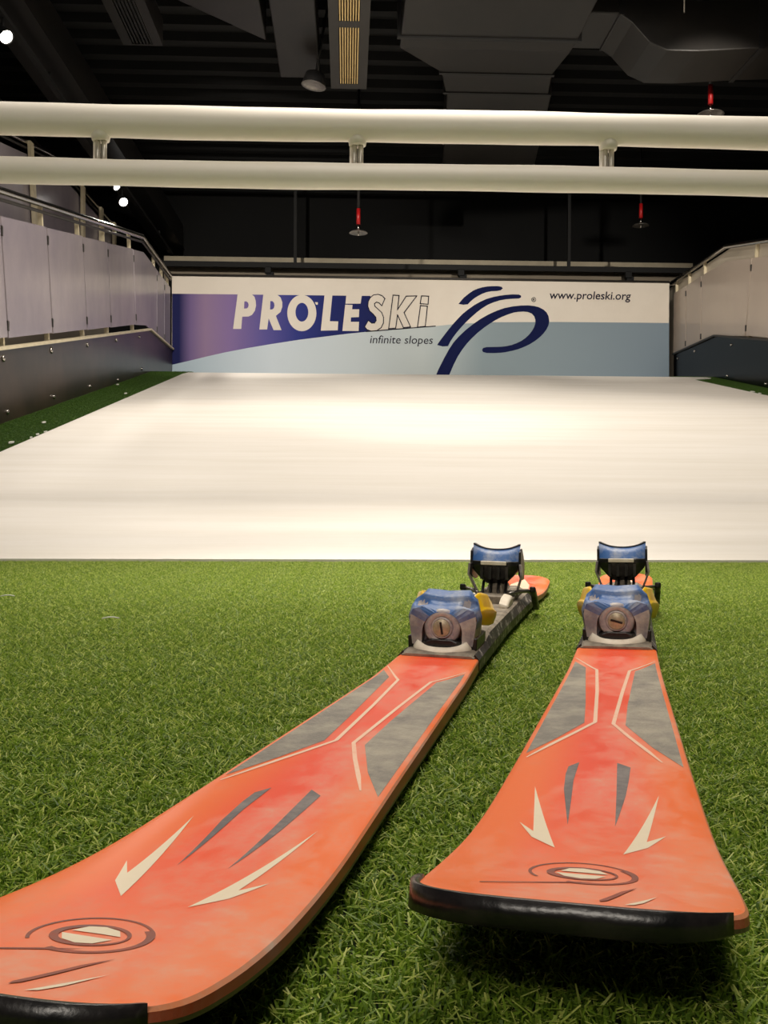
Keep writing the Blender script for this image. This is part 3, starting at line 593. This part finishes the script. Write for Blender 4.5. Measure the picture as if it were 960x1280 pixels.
def make_ski(label):
    t = thing('alpine_ski', label, 'ski')
    # body: top sheet, rim, side walls, base
    ss = []; s = S0
    k = 14
    ss = [S0+.0002+(.03-S0)*(1-math.cos(PI/2*i/k)) for i in range(k+1)]
    s = ss[-1]
    while s < S1-.05: s += .012; ss.append(s)
    s = ss[-1]; ss += [s+(S1-.0003-s)*math.sin(PI/2*i/10) for i in range(1, 11)]
    top = MB(); rings = []; QS = [-1, -.975, -.93, -.7, -.45, -.2, 0, .2, .45, .7, .93, .975, 1]; cols = 12
    for s in ss:
        w_ = ski_w(s); r = []
        for j in range(cols+1):
            q = QS[j]; r.append(spt(w_*.975*q, s, -.0009*max(0, (abs(q)-.93)/.07)**1.5))
        rings.append(r)
    top.loft(rings, smooth=True, caps=False, closed=False); top.build('topsheet', M['ski_top'], t)
    bd = MB(); R2 = []
    for s in ss:
        w_ = ski_w(s); h = ski_th(s)
        P = [(-w_*.975, -.0009), (-w_*.995, -.0022), (-w_, -h+.0015), (-w_, -h), (w_, -h), (w_, -h+.0015), (w_*.995, -.0022), (w_*.975, -.0009)]
        R2.append([spt(u, s, dz) for u, dz in P])
    n = 8; vs = [p for r in R2 for p in r]; fs = []; mi = []
    for i in range(len(R2)-1):
        for k in range(n-1):
            fs.append((i*n+k, i*n+k+1, (i+1)*n+k+1, (i+1)*n+k)); mi.append(1 if k == 3 else (2 if k in (2, 4) else (3 if k in (0, 6) else 0)))
    bd.add(vs, fs, False); bd.mi = mi; bd.build('core', [M['ski_side'], M['ski_base'], M['edge_steel'], M['rim']], t)
    # tip guard: black band round the front end
    gd = MB(); fr = []
    gs = [x for x in ss if x <= .034]
    path = [(-1, x) for x in gs[::-1]]+[(1, x) for x in gs]
    path = [q for q in path if q[0] < 0 or ski_w(q[1]) < .0500]
    for sg, x in path:
        w_ = max(ski_w(x), .0006); uu = sg*w_; nrm = Vector((sg*min(1, w_/.05)**3, -(1-min(1, w_/.05)**3), 0)).normalized()*.0016
        f_ = 1.0 if x < .024 else max(0.05, (.034-x)/.010)
        if sg > 0: f_ *= min(1, max(.08, (w_-.0)/.0001 if w_ < .030 else (.0505-w_)/.0205))
        pin = spt(uu*.975, x+.0006, .0003); zt = .0004
        o1 = spt(uu, x, zt)+nrm*f_; o2 = spt(uu, x, -.0065-.0025*f_)+nrm*f_*1.6; o3 = spt(uu*.93, x, -.0085-.0015*f_)
        fr.append([pin, o1, o2, o3])
    gd.loft(fr, smooth=True, caps=True, closed=True); g = gd.build('tip_guard', M['guard'], t)
    # printed graphics
    W = ski_w
    e = .0045
    pan = {-1: [(-.0262, .617), (-(W(.645)-e), .645), (-(W(.6)-e), .6), (-(W(.5)-e), .5), (-(W(.4)-e), .4), (-(W(.29)-e), .288), (-.030, .334), (-.0155, .381), (-.0180, .45)],
           1: [(.0190, .605), (W(.648)-e, .648), (W(.6)-e, .6), (W(.5)-e, .5), (W(.4)-e, .4), (W(.275)-e, .274), (.030, .318), (.0128, .378), (.0136, .45)]}
    for sg in (-1, 1): decal([pan[sg]], 'grey_inlay', M['grey_panel'], t, .00018)
    def line(path, wd):
        P = [Vector(p) for p in path]; Lf = []; Rt = []
        for i, p in enumerate(P):
            d = (P[min(i+1, len(P)-1)]-P[max(i-1, 0)]).normalized(); nn = Vector((-d.y, d.x))
            ww = wd*(.35 if i in (0, len(P)-1) else 1)
            if abs(d.y) < .9: ww *= 1.5
            Lf.append(tuple(p+nn*ww)); Rt.append(tuple(p-nn*ww))
        return Lf+Rt[::-1]
    decal([line([(-.0385, .664), (-.0155, .606), (-.0112, .5), (-.0082, .384), (-.0200, .350), (-.0325, .315), (-.0450, .278)], .0014)], 'pale_line', M['line_white'], t, .00026)
    decal([line([(.0375, .655), (.0140, .606), (.0090, .5), (.0045, .381), (.0150, .345), (.0270, .308), (.0350, .282)], .0014)], 'pale_line', M['line_white'], t, .00026)
    decal([[(-.0130, .273), (-.0140, .234), (-.0117, .151), (-.0180, .215), (-.0192, .245), (-.0187, .262)]], 'grey_dart', M['grey_dark'], t, .0002)
    decal([[(.0090, .276), (.0168, .267), (.0160, .240), (.0146, .210), (.0103, .154), (.0098, .215)]], 'grey_dart', M['grey_dark'], t, .0002)
    decal([[(-.0338, .217), (-.0142, .107), (-.0261, .1243), (-.0345, .150), (-.0264, .135)]], 'white_flash', M['flash'], t, .0002)
    decal([[(.0316, .214), (.0246, .130), (.0332, .1425), (.0250, .1195), (.0147, .104)]], 'white_flash', M['flash'], t, .0002)
    decal([ring_poly(0, .0605, .0205, .0215, .0013, .10*PI, 1.2*PI)], 'emblem_ring', M['emblem_ink'], t, .0002)
    decal([ring_poly(.001, .0600, .0200, .0210, .0034, -.60*PI, .22*PI, w2=.0022)], 'emblem_ring', M['emblem_ink'], t, .00026)
    decal([ring_poly(0, .0600, .0135, .0125, .0010, 0, 2*PI, w2=.0030)], 'emblem_ring', M['emblem_ink'], t, .0003)
    decal([[(-.0085, .0625), (-.0055, .0690), (0, .0705), (.0065, .0680), (.0098, .0620), (.003, .0625)]], 'emblem_centre', M['flash'], t, .0003)
    decal([[(.0090, .0580), (.0055, .0515), (0, .0500), (-.0062, .0525), (-.0100, .0590), (-.002, .0585)]], 'emblem_centre', M['flash'], t, .0003)
    decal([[(.0066, .0455), (-.006, .0400), (-.018, .0335), (-.034, .0250), (-.034, .0235), (-.018, .0320), (-.004, .0390)]], 'emblem_tail', M['emblem_ink'], t, .0003)
    decal([[(.0205, .0395), (.0170, .0285), (.0110, .0040), (.0090, .0010), (.0085, .0040), (.0150, .0285)]], 'emblem_tail', M['emblem_ink'], t, .0003)
    decal([[(.0270, .0230), (.0225, .0060), (.0195, -.0010), (.0165, -.0030), (.0200, .0060)]], 'white_flash', M['flash'], t, .0003)
    # tail print
    decal([[(-.020, 1.52), (.020, 1.52), (.016, 1.60), (.002, 1.66), (-.018, 1.60)]], 'pale_tail_print', M['line_white'], t, .0002)
    # ---- riser plate
    pl = MB(); PZ = .010
    def plate_ring(s, w_, h): 
        return [spt(-w_, s, 0), spt(w_, s, 0), spt(w_, s, h), spt(w_-.004, s, h+.002), spt(-w_+.004, s, h+.002), spt(-w_, s, h)]
    pl.loft([plate_ring(.716, .0365, .0006), plate_ring(.726, .037, .0025), plate_ring(.75, .036, .0035), plate_ring(.82, .036, .0035), plate_ring(.845, .0355, PZ), plate_ring(.90, .0355, PZ), plate_ring(1.05, .0355, PZ), plate_ring(1.2, .036, PZ), plate_ring(1.38, .036, PZ), plate_ring(1.42, .035, .001)])
    pl.build('riser_plate', M['plate'], t, bevel=.0015)
    for sg in (-1, 1):
        sd = MB(); pr = []
        for s in [.72+.03*i for i in range(23)]:
            h = PZ*(.3+.7*min(1, max(0, (s-.80)/.04)))*min(1, max(.2, (1.42-s)/.05)); a = sg*(W(s)+.0006); b = sg*.0352
            pr.append([spt(a, s, -.0125), spt(a, s, -.001), spt(b+sg*.001, s, h+.001), spt(b, s, h-.001), spt(a*.9, s, -.010)])
        sd.loft(pr); sd.build('plate_side', M['plate_side'], t)
    P0 = ski_t(.8)+.0042
    # ---- toe piece (front at y0)
    y0 = .742-SO
    def tp(x, y, z): return Vector((x*.95, y0+y, P0+z*1.03))
    ctrl = [  # section y, then half profile (x, z) from the foot up to the middle
        (.000, [(.0325, .004), (.0345, .016), (.0365, .030), (.0330, .0385), (.0225, .0410), (.0125, .0395), (0, .0385)]),
        (.008, [(.0345, .004), (.0365, .016), (.0392, .031), (.0350, .0425), (.0240, .0465), (.0125, .0440), (0, .0428)]),
        (.022, [(.0355, .004), (.0370, .016), (.0385, .032), (.0335, .0470), (.0245, .0530), (.0130, .0515), (0, .0505)]),
        (.040, [(.0350, .004), (.0360, .016), (.0370, .030), (.0320, .0470), (.0235, .0560), (.0130, .0555), (0, .0545)]),
        (.058, [(.0310, .004), (.0320, .014), (.0320, .026), (.0270, .0400), (.0200, .0490), (.0110, .0500), (0, .0495)])]
    NU, NV = 36, 30
    def sec(f):
        f *= len(ctrl)-1; i = min(int(f), len(ctrl)-2); q = f-i; A, B = ctrl[i], ctrl[i+1]
        return A[0]+(B[0]-A[0])*q, [(a[0]+(b[0]-a[0])*q, a[1]+(b[1]-a[1])*q) for a, b in zip(A[1], B[1])]
    rings = []; dimp = set()
    for v in range(NV+1):
        y, prof = sec(v/NV); full = [(-x, z) for x, z in prof]+[(x, z) for x, z in prof[-2::-1]]; r = []
        for u in range(NU+1):
            g = u/NU*(len(full)-1); i = min(int(g), len(full)-2); q = g-i; x = full[i][0]+(full[i+1][0]-full[i][0])*q; z = full[i][1]+(full[i+1][1]-full[i][1])*q
            for cx in (-.0255, .0255):                     # two thumb dimples
                d = math.sqrt(((x-cx)/.0100)**2+((y-.013)/.012)**2+((z-.0435)/.011)**2)
                if d < .72: dimp.add((v, u))
                if d < 1: k_ = (1-d*d)**2; z -= .0085*k_; y += .003*k_; x -= math.copysign(.002*k_, cx)
            r.append(tp(x, y, z))
        rings.append(r)
    sh = MB(); sh.loft(rings, smooth=True, caps=False, closed=False)
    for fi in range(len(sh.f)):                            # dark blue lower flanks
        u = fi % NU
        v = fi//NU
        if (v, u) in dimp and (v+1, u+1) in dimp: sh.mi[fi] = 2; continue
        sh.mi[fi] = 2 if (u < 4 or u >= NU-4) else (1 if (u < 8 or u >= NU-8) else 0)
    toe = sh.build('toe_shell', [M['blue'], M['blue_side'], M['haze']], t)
    # front wall of the shell round the round opening
    fw_ = MB(); prof = ctrl[0][1]; full = [(-x, z) for x, z in prof]+[(x, z) for x, z in prof[-2::-1]]
    arch = [(-.0215, .004)]+[(.0215*math.cos(a), .0165+.0205*math.sin(a)) for a in [PI-PI*i/18 for i in range(19)]]+[(.0215, .004)]
    m_ = len(arch)-1; outer = []
    for i in range(m_+1):
        g = i/m_*(len(full)-1); j = min(int(g), len(full)-2); q = g-j; outer.append((full[j][0]+(full[j+1][0]-full[j][0])*q, full[j][1]+(full[j+1][1]-full[j][1])*q))
    vs = [tp(x, .0, z) for x, z in outer]+[tp(x, -.004, z) for x, z in arch]+[tp(x, .012, z) for x, z in arch]
    q = m_+1; fs = [(i, i+1, q+i+1, q+i) for i in range(m_)]+[(q+i, q+i+1, 2*q+i+1, 2*q+i) for i in range(m_)]
    fw_.add(vs, fs, False); fw_.mi = [2 if (k < 4 or k >= m_-4) else (1 if (k < 6 or k >= m_-6) else 0) for k in range(m_)]+[2]*m_
    fw_.add([tp(x, .0115, z) for x, z in ((-.030, .002), (.030, .002), (.030, .036), (-.030, .036))], [(0, 1, 2, 3)]); fw_.mi[-1] = 2
    fw_.build('toe_front', [M['blue'], M['blue_side'], M['haze']], toe)
    # smoked dome, screw, jaw, lip
    Tm = Matrix.Translation(tp(0, .010, .0215)) @ Matrix.Rotation(PI/2, 4, 'X')
    dm = MB(); dm.lathe([(.0150, 0), (.0155, .008), (.0192, .0105), (.0170, .0135), (.0125, .0150), (.0115, .0135), (.0, .0135)], 32, Tm); dm.build('adjuster_dome', M['haze'], toe)
    sc = MB(); Ts = Matrix.Translation(tp(.0, -.0040, .0215)) @ Matrix.Rotation(PI/2, 4, 'X')
    sc.lathe([(.0088, 0), (.0088, .0028), (.0080, .0036), (.0, .0036)], 28, Ts); so = sc.build('screw', M['brass'], toe)
    rg = MB(); rg.lathe([(.0088, .0), (.0088, .0022), (.0102, .0022), (.0110, 0)], 28, Ts); rg.build('screw_collar', M['haze'], toe)
    sl_ = MB(); sl_.box((-.0011, -.0083, -.0062), (.0011, -.0070, .0062), Matrix.Translation(tp(0, 0, .0215)) @ Matrix.Rotation(math.radians(-10 if 'on the left' in label else 105), 4, 'Y')); sl_.build('screw_slot', M['plastic_black'], toe)
    jw = MB(); jw.loft([[tp(x*k1, y_, z) for x, z in ((-.020, .0005), (.020, .0005), (.0205, .008), (.012, .0105), (-.012, .0105), (-.0205, .008))] for y_, k1 in ((-.0075, .82), (-.004, 1), (.02, 1))]); jw.build('toe_jaw', M['plastic_black'], t, bevel=.001)
    for sg in (-1, 1):
        kf = MB(); kf.loft([[tp(sg*.024, y_, 0), tp(sg*.037, y_, 0), tp(sg*.0375, y_, .012), tp(sg*.030, y_, .013)] for y_ in (.0, .03, .066)]); kf.build('toe_foot', M['plastic_black'], t, bevel=.001)
    lp = MB(); rr1 = []
    for i in range(25):
        a = PI+PI*i/24; c, s_ = math.cos(a), math.sin(a); hh = .0055+.006*abs(c)**3
        rr1.append([tp(.0245*c, .004+.013*s_, -.0035), tp(.0325*c, .006+.027*s_, -.0045), tp(.0325*c, .006+.026*s_, -.0045+hh*.6), tp(.0285*c, .005+.020*s_, hh-.0015), tp(.0245*c, .004+.013*s_, hh-.003)])
    lp.loft(rr1, smooth=True); lp.build('base_lip', M['lip'], t)
    # yellow wings
    for sg in (-1, 1):
        wg = MB(); R_ = []
        for (y_, xi, xo, zl, zh) in ((.030, .024, .036, .022, .050), (.044, .028, .0400, .020, .0535), (.060, .028, .0455, .018, .0520), (.076, .029, .0475, .018, .0440), (.088, .033, .0460, .020, .038)):
            R_.append([tp(sg*xi, y_, zl), tp(sg*(xo-.003), y_, zl), tp(sg*xo, y_, zl+.008), tp(sg*(xo+.0008), y_, (zl+zh)/2), tp(sg*(xo-.002), y_, (zl+zh)/2+.002), tp(sg*(xo-.006), y_, zh-.002), tp(sg*(xi+.003), y_, zh), tp(sg*xi, y_, zh-.004)])
        wg.loft(R_, smooth=True); wg.build('toe_wing', M['yellow'], t, bevel=.0012)
    # anti friction pad and brake pedal between toe and heel
    ap = MB(); ap.loft([[tp(-.026, y_, 0), tp(.026, y_, 0), tp(.024, y_, h), tp(-.024, y_, h)] for y_, h in ((.066, .004), (.08, .009), (.145, .009), (.155, .003))]); ap.build('friction_pad', M['lip'], t, bevel=.002)
    # ---- heel piece
    hy = 1.175-SO; HZ = ski_t(1.2)+PZ+.002
    def hp(x, y, z): return Vector((x, hy+y, HZ+z))
    tr = MB(); tr.loft([[hp(-.030, y_, 0), hp(.030, y_, 0), hp(.030, y_, .005), hp(.022, y_, .010), hp(-.022, y_, .010), hp(-.030, y_, .005)] for y_ in (-.05, .0, .14)]); tr.build('heel_track', M['plate'], t, bevel=.001)
    for sg in (-1, 1):
        fl = MB(); fl.loft([[hp(sg*.019, y_, -.001), hp(sg*.032, y_, -.001), hp(sg*.032, y_, h), hp(sg*.019, y_, h+.003)] for y_, h in ((-.105, .004), (-.085, .010), (-.05, .012), (-.035, .004))]); fl.build('pedal_pad', M['lip'], t, bevel=.003)
    # dark jaw: wide at the top, tapering down, tilted back
    jr = []
    for z, w_, ya, yb in ((.022, .014, .018, .05), (.030, .022, .010, .055), (.042, .032, .004, .062), (.050, .0345, .000, .066), (.056, .0335, .000, .068)):
        jr.append([hp(-w_, ya+.006, z), hp(-w_*.6, ya, z), hp(w_*.6, ya, z), hp(w_, ya+.006, z), hp(w_, yb, z), hp(-w_, yb, z)])
    jw = MB(); jw.loft(jr); hj = jw.build('heel_jaw', M['plastic_black'], t, bevel=.0015)
    st = MB(); st.box(tuple(hp(-.020, -.0025, .0505)), tuple(hp(.017, .003, .0560))); st.build('jaw_strip', M['lip'], hj, bevel=.001)
    for i in range(4):
        rb = MB(); x = -.018+.012*i; rb.box(tuple(hp(x-.002, -.003, .030)), tuple(hp(x+.002, .004, .048))); rb.build('jaw_rib', M['plastic_black'], hj)
    # wires and slots under the jaw
    for x in (-.011, .011):
        wr = MB(); wr.tube([hp(x-.0055, .012, .026), hp(x-.0055, .002, .012), hp(x-.003, -.004, .006), hp(x+.003, -.004, .006), hp(x+.0055, .002, .012), hp(x+.0055, .012, .026)], .0022, 8); wr.build('spring_wire', M['plastic_black'], t)
    cb = MB(); cb.loft([[hp(-.013, y_, .008), hp(.013, y_, .008), hp(.010, y_, z), hp(-.010, y_, z)] for y_, z in ((.010, .020), (.03, .028), (.06, .030), (.11, .016))]); cb.build('heel_housing', M['plate'], t, bevel=.002)
    # blue crown: dished front with two horns
    n = 20; outr = []
    def crown(z, w_, yc, ye, dip): return [hp(w_*(-1+2*i/n), yc+(ye-yc)*abs(-1+2*i/n)**3, z-dip*(1-(abs(-1+2*i/n))**2.2)) for i in range(n+1)]
    A_ = crown(.054, .0335, .002, .012, .0); B_ = crown(.066, .0338, .008, .018, .0015); C_ = crown(.0785, .0345, .016, .024, .0070)
    D_ = crown(.0785, .0315, .021, .028, .0078); E_ = crown(.064, .030, .045, .045, .0); F_ = crown(.050, .032, .05, .05, .0)
    cr = MB(); cr.loft([A_, B_, C_, D_, E_, F_], smooth=True, caps=False, closed=False)
    cr.add([A_[0], B_[0], C_[0], D_[0], E_[0], F_[0]], [(0, 1, 2, 3, 4, 5)]); cr.add([A_[-1], B_[-1], C_[-1], D_[-1], E_[-1], F_[-1]], [(5, 4, 3, 2, 1, 0)])
    co = cr.build('heel_lever', M['blue'], t)
    tr_ = MB(); tr_.loft([[a, a+Vector((0, 0, .0022)), b+Vector((0, 0, .0022)), b] for a, b in zip([p*1 for p in C_], D_)], smooth=True); tr_.build('lever_rim', M['plastic_black'], co)
    for sg in (-1, 1):                                     # flank of the lever running back and down
        fk = MB(); fk.loft([[hp(sg*.0335, ya, zl), hp(sg*.0368, ya, zl), hp(sg*.0368, ya, zh), hp(sg*.0335, ya, zh)] for ya, zl, zh in ((.010, .036, .070), (.03, .030, .074), (.055, .026, .062), (.075, .026, .048))]); fk.build('lever_flank', M['plastic_black'], co, bevel=.001)
        # front arm: thin plate from jaw corner to the track
        am = MB(); am.loft([[hp(sg*(x-.0015), y_, z), hp(sg*(x+.0015), y_, z), hp(sg*(x+.0015), y_+.012, z), hp(sg*(x-.0015), y_+.012, z)] for x, y_, z in ((.0365, .0, .052), (.0385, .006, .036), (.030, .03, .010), (.029, .05, .002))]); am.build('side_arm', M['haze'], t)
        # brake arm with black foot
        br = MB(); br.tube([hp(sg*.022, -.01, .010), hp(sg*.034, .02, .012), hp(sg*.0455, .045, .011), hp(sg*.049, .07, .004), hp(sg*.051, .105, -.012)], .0028, 10); bo = br.build('brake_arm', M['wire'], t)
        ft = MB(); ft.loft([[hp(sg*.0475, y_, z-.0045), hp(sg*.0565, y_, z-.0045), hp(sg*.0565, y_, z+.0045), hp(sg*.0475, y_, z+.0045)] for y_, z in ((.042, .014), (.065, .006), (.095, -.008), (.132, -.022))]); ft.build('brake_foot', M['plastic_black'], bo, bevel=.002)
    # low screws on plate behind toe
    return t
def pose(t, x, y, a, roll, t0):
    t.matrix_world = Matrix.Translation((x, y, t0)) @ Matrix.Rotation(-a, 4, 'Z') @ Matrix.Rotation(-roll, 4, 'Y')
ski_r = make_ski('worn orange ski on the right, seen almost end on, its tip lifted')
pose(ski_r, .2035, .7433, .2915, .0157, .0005)
ski_l = make_ski('worn orange ski on the left, slanting with its tip towards the lower left')
pose(ski_l, .0190, .7024, .2700, -.0184, -.0015)
for s_ in (ski_r, ski_l): s_['group'] = 'pair of skis on the turf'

# ---------------------------------------------------------------- things under the ceiling
def duct(name, label, rings, seams, rods=()):
    o0 = Vector(rings[0][0]); t = thing(name, label, 'duct', tuple(o0))
    mb = MB(); mb.loft([[Vector(p)-o0 for p in r] for r in rings]); b = mb.build('casing', M['duct'], t, bevel=.01)
    for r in seams:
        c = sum((Vector(p) for p in r[0]), Vector())/len(r[0]); g = MB()
        g.loft([[c+(Vector(p)-c)*1.04+Vector(dd)-o0 for p in r[0]] for dd in (tuple(-.02*x for x in r[1]), tuple(.02*x for x in r[1]))]); g.build('flange', M['seam'], t)
    for (x, y, z) in rods:
        g = MB(); g.tube([Vector((x, y, z))-o0, Vector((x, y, 4.75))-o0], .008, 6); g.build('hanger_rod', M['zinc'], t)
    return t
def rect_y(y, x0, x1, z0, z1): return [(x0, y, z0), (x1, y, z0), (x1, y, z1), (x0, y, z1)]
R0 = [rect_y(5.6, .42, 1.85, 3.9, 4.5), rect_y(7.85, .42, 1.85, 3.9, 4.5), rect_y(8.0, .42, 1.83, 3.88, 4.5), rect_y(8.6, .82, 1.80, 3.95, 4.5), rect_y(9.05, .90, 1.86, 3.97, 4.5), rect_y(9.1, .92, 1.9, 3.98, 4.45), rect_y(11.4, 1.1, 2.15, 3.98, 4.45)]
duct('ceiling_duct', 'big dark air duct narrowing away from the camera under the ceiling', R0, [(rect_y(7.85, .42, 1.85, 3.9, 4.5), (0, 1, 0)), (rect_y(8.6, .82, 1.80, 3.95, 4.5), (0, 1, 0)), (rect_y(9.06, .90, 1.86, 3.97, 4.5), (0, 1, 0)), (rect_y(6.6, .42, 1.85, 3.9, 4.5), (0, 1, 0))])
def rect_x(x, y0, y1, z0, z1): return [(x, y0, z0), (x, y1, z0), (x, y1, z1), (x, y0, z1)]
R1 = [rect_x(1.84, 7.6, 8.2, 4.0, 4.5), rect_x(2.12, 7.6, 8.2, 4.0, 4.5), rect_x(2.22, 7.6, 8.2, 3.93, 4.42), rect_x(2.36, 7.6, 8.2, 3.78, 4.26), rect_x(2.5, 7.6, 8.2, 3.72, 4.15), rect_x(2.75, 7.6, 8.2, 3.72, 4.12), rect_x(3.3, 7.6, 8.2, 3.76, 4.16), rect_x(6.2, 7.6, 8.2, 3.9, 4.3)]
duct('ceiling_duct', 'dark air duct dipping and running off to the right under the ceiling', R1, [(rect_x(2.14, 7.6, 8.2, 4.0, 4.5), (1, 0, 0)), (rect_x(3.25, 7.6, 8.2, 3.755, 4.155), (1, 0, 0))], [(2.62, 7.56, 4.0)])
R2 = [rect_x(3.05, 6.2, 7.0, 4.25, 4.5), rect_x(6.2, 6.2, 7.0, 4.25, 4.5)]
duct('ceiling_duct', 'short piece of dark duct in the top right corner', R2, [])
R3 = [rect_y(5.5, -.62, -.26, 4.05, 4.4), rect_y(9.0, -.62, -.26, 4.05, 4.4)]
duct('ceiling_duct', 'narrow dark duct running beside the pale slatted ceiling grille', R3, [])
R4 = [[(-1.5, 5.6, 4.1), (-.70, 5.6, 4.1), (-.70, 5.6, 4.4), (-1.5, 5.6, 4.4)], [(-1.5, 7.6, 4.1), (-.70, 8.4, 4.1), (-.70, 8.4, 4.4), (-1.5, 7.6, 4.4)]]
duct('ceiling_duct', 'wide flat dark duct left of centre with a slanting end', R4, [])

def lin_grille(X0, X1, Y_end, z, label, fm, sm, nsl, side, mods, im):
    t = thing('ceiling_grille', label, 'grille', (X0, Y_end, z)); L_ = 3.2
    mb = MB(); w_ = X1-X0; f = w_*.24
    ins = MB(); ins.box((f*.8, -L_, .05), (w_-f*.8, 0, .06)); ins.build('backing', im, t)
    for a, b in ((0, f), (w_-f, w_)):
        mb.box((a, -L_, 0), (b, 0, side))
    edges = [0]+[e for m_ in mods for e in m_]+[L_]
    for i in range(0, len(edges)-1, 2): mb.box((f, -edges[i+1], 0), (w_-f, -edges[i], side))
    mb.build('frame', fm, t)
    for (a, b) in mods:
        s = MB()
        for i in range(nsl):
            x = f+(w_-2*f)*(i+.5)/nsl; s.box((x-.16*(w_-2*f)/nsl, -b, .004), (x+.28*(w_-2*f)/nsl, -a, .026))
        o = s.build('slat', sm, t); o['kind'] = 'stuff'
    return t
lin_grille(-.155, .165, 8.86, 3.9, 'dark framed ceiling grille with pale yellow slats, centre top', M['grille'], M['slat'], 8, .10, [(.10, 1.14), (1.24, 2.28)], M['grille_in'])
lin_grille(-1.84, -1.52, 8.1, 3.9, 'dark slatted ceiling grille box at the upper left', M['duct'], M['seam'], 6, .22, [(.02, 1.5), (1.55, 3.0)], M['seam'])

def sprinkler(px, py, dpx, diam, label, red=True, tilt=0):
    Y = diam*FPX/dpx; p = on_plane_y(px, py, Y); t = thing('sprinkler_head' if red else 'ceiling_downlight', label, 'sprinkler' if red else 'lamp', tuple(p), (0, tilt, 0))
    r = diam/2; mb = MB(); mb.lathe([(0, .012), (r*.4, .016), (r*.85, .004), (r, -.004), (r*.98, .0), (r*.8, .012), (r*.3, .026), (0, .026)], 24); mb.build('collector_disc' if red else 'reflector', M['zinc'], t)
    if red:
        mb = MB(); mb.tube([(0, 0, .02), (0, 0, .09)], .014, 8); mb.tube([(0, 0, .02), (0, 0, -.03)], .010, 8); mb.build('nozzle', M['chrome'], t)
        mb = MB(); mb.tube([(0, 0, .09), (0, 0, .26)], .022, 10); mb.build('red_pipe', M['red'], t)
        mb = MB(); mb.tube([(0, 0, .26), (0, 0, max(.3, 4.76-p.z))], .016, 8); mb.build('drop_pipe', M['seam'], t)
    else:
        mb = MB(); mb.lathe([(r*.95, .006), (r*.8, .10), (r*.3, .13), (0, .13)], 24); mb.build('can', M['seam'], t)
        mb = MB(); mb.tube([(0, 0, .12), (0, 0, 4.76-p.z)], .012, 8); mb.build('stem', M['seam'], t)
    return t
sprinkler(448, 291, 23, .20, 'silver sprinkler disc on a red stem, left of the two above the banner')
sprinkler(801, 282, 21, .20, 'silver sprinkler disc on a red stem, right of the two above the banner')
sprinkler(888, 143, 34, .24, 'silver sprinkler disc on a red stem just above the upper padded bar')
sprinkler(392, 107, 31, .22, 'round silver ceiling downlight left of the pale slatted grille', False, math.radians(10))

# long dark beam and lamp track on the left
t = thing('ceiling_beam', 'long dark ceiling beam running along the left side', 'beam', (-2.35, 3, 3.77))
mb = MB(); mb.box((-.30, 0, 0), (0, 11.1, .34)); mb.build('web', M['duct'], t)
mb = MB(); mb.box((-.34, 0, -.012), (.02, 11.1, 0)); mb.build('flange', M['seam'], t)
t = thing('cable_tray', 'narrow dark cable tray high on the left beyond the lamps', 'tray', (-3.25, 3, 3.75))
mb = MB(); mb.box((-.12, 0, 0), (.1, 11, .06)); mb.build('tray', M['duct'], t)
TX, TZ = -2.50, 3.66
t = thing('lamp_track', 'thin dark lamp track below the left ceiling beam', 'track', (TX, 3, TZ))
mb = MB(); mb.box((-.025, 0, 0), (.025, 11, .035)); mb.build('rail', M['black_metal'], t)
for k in range(5):
    mb = MB(); mb.box((-.01, .5+k*2.4, .03), (.01, .52+k*2.4, .12)); mb.build('bracket', M['black_metal'], t)
def track_spot(y, tgt, label, power, ang=55, bright='lamp_glow', z=TZ-.11):
    p = Vector((TX, y, z)); d = (Vector(tgt)-p).normalized(); t = thing('track_spotlight', label, 'lamp', tuple(p), group='spotlights on the left track')
    q = Vector((0, 0, 1)).rotation_difference(d).to_matrix().to_4x4()
    mb = MB(); mb.lathe([(0, -.09), (.030, -.09), (.045, -.06), (.050, .05), (.055, .06), (.050, .06), (.046, .045)], 20, q); mb.build('can', M['black_metal'], t)
    mb = MB(); mb.lathe([(.047, .05), (0, .052)], 20, q); mb.build('lens', M[bright], t)
    mb = MB(); mb.tube([(0, 0, .0), (0, 0, .115)], .010, 8); mb.build('stem', M['black_metal'], t)
    l = spot_light(p+d*.075, tgt, power, ang, .7, r=.045); l.parent = t; l.matrix_parent_inverse = Matrix.Translation(p).inverted(); return t
track_spot(7.20, (.3, 5.2, .4), 'bright round spotlight at the far upper left edge', 120, 75)
track_spot(10.55, (1.0, 9.0, 1.2), 'left one of the two small spotlights below the padded bars', 120, 75, 'lamp_glow_far')
track_spot(10.95, (-.6, 8.2, 1.0), 'right one of the two small spotlights below the padded bars', 60, 80, 'lamp_glow_far', z=TZ-.16)
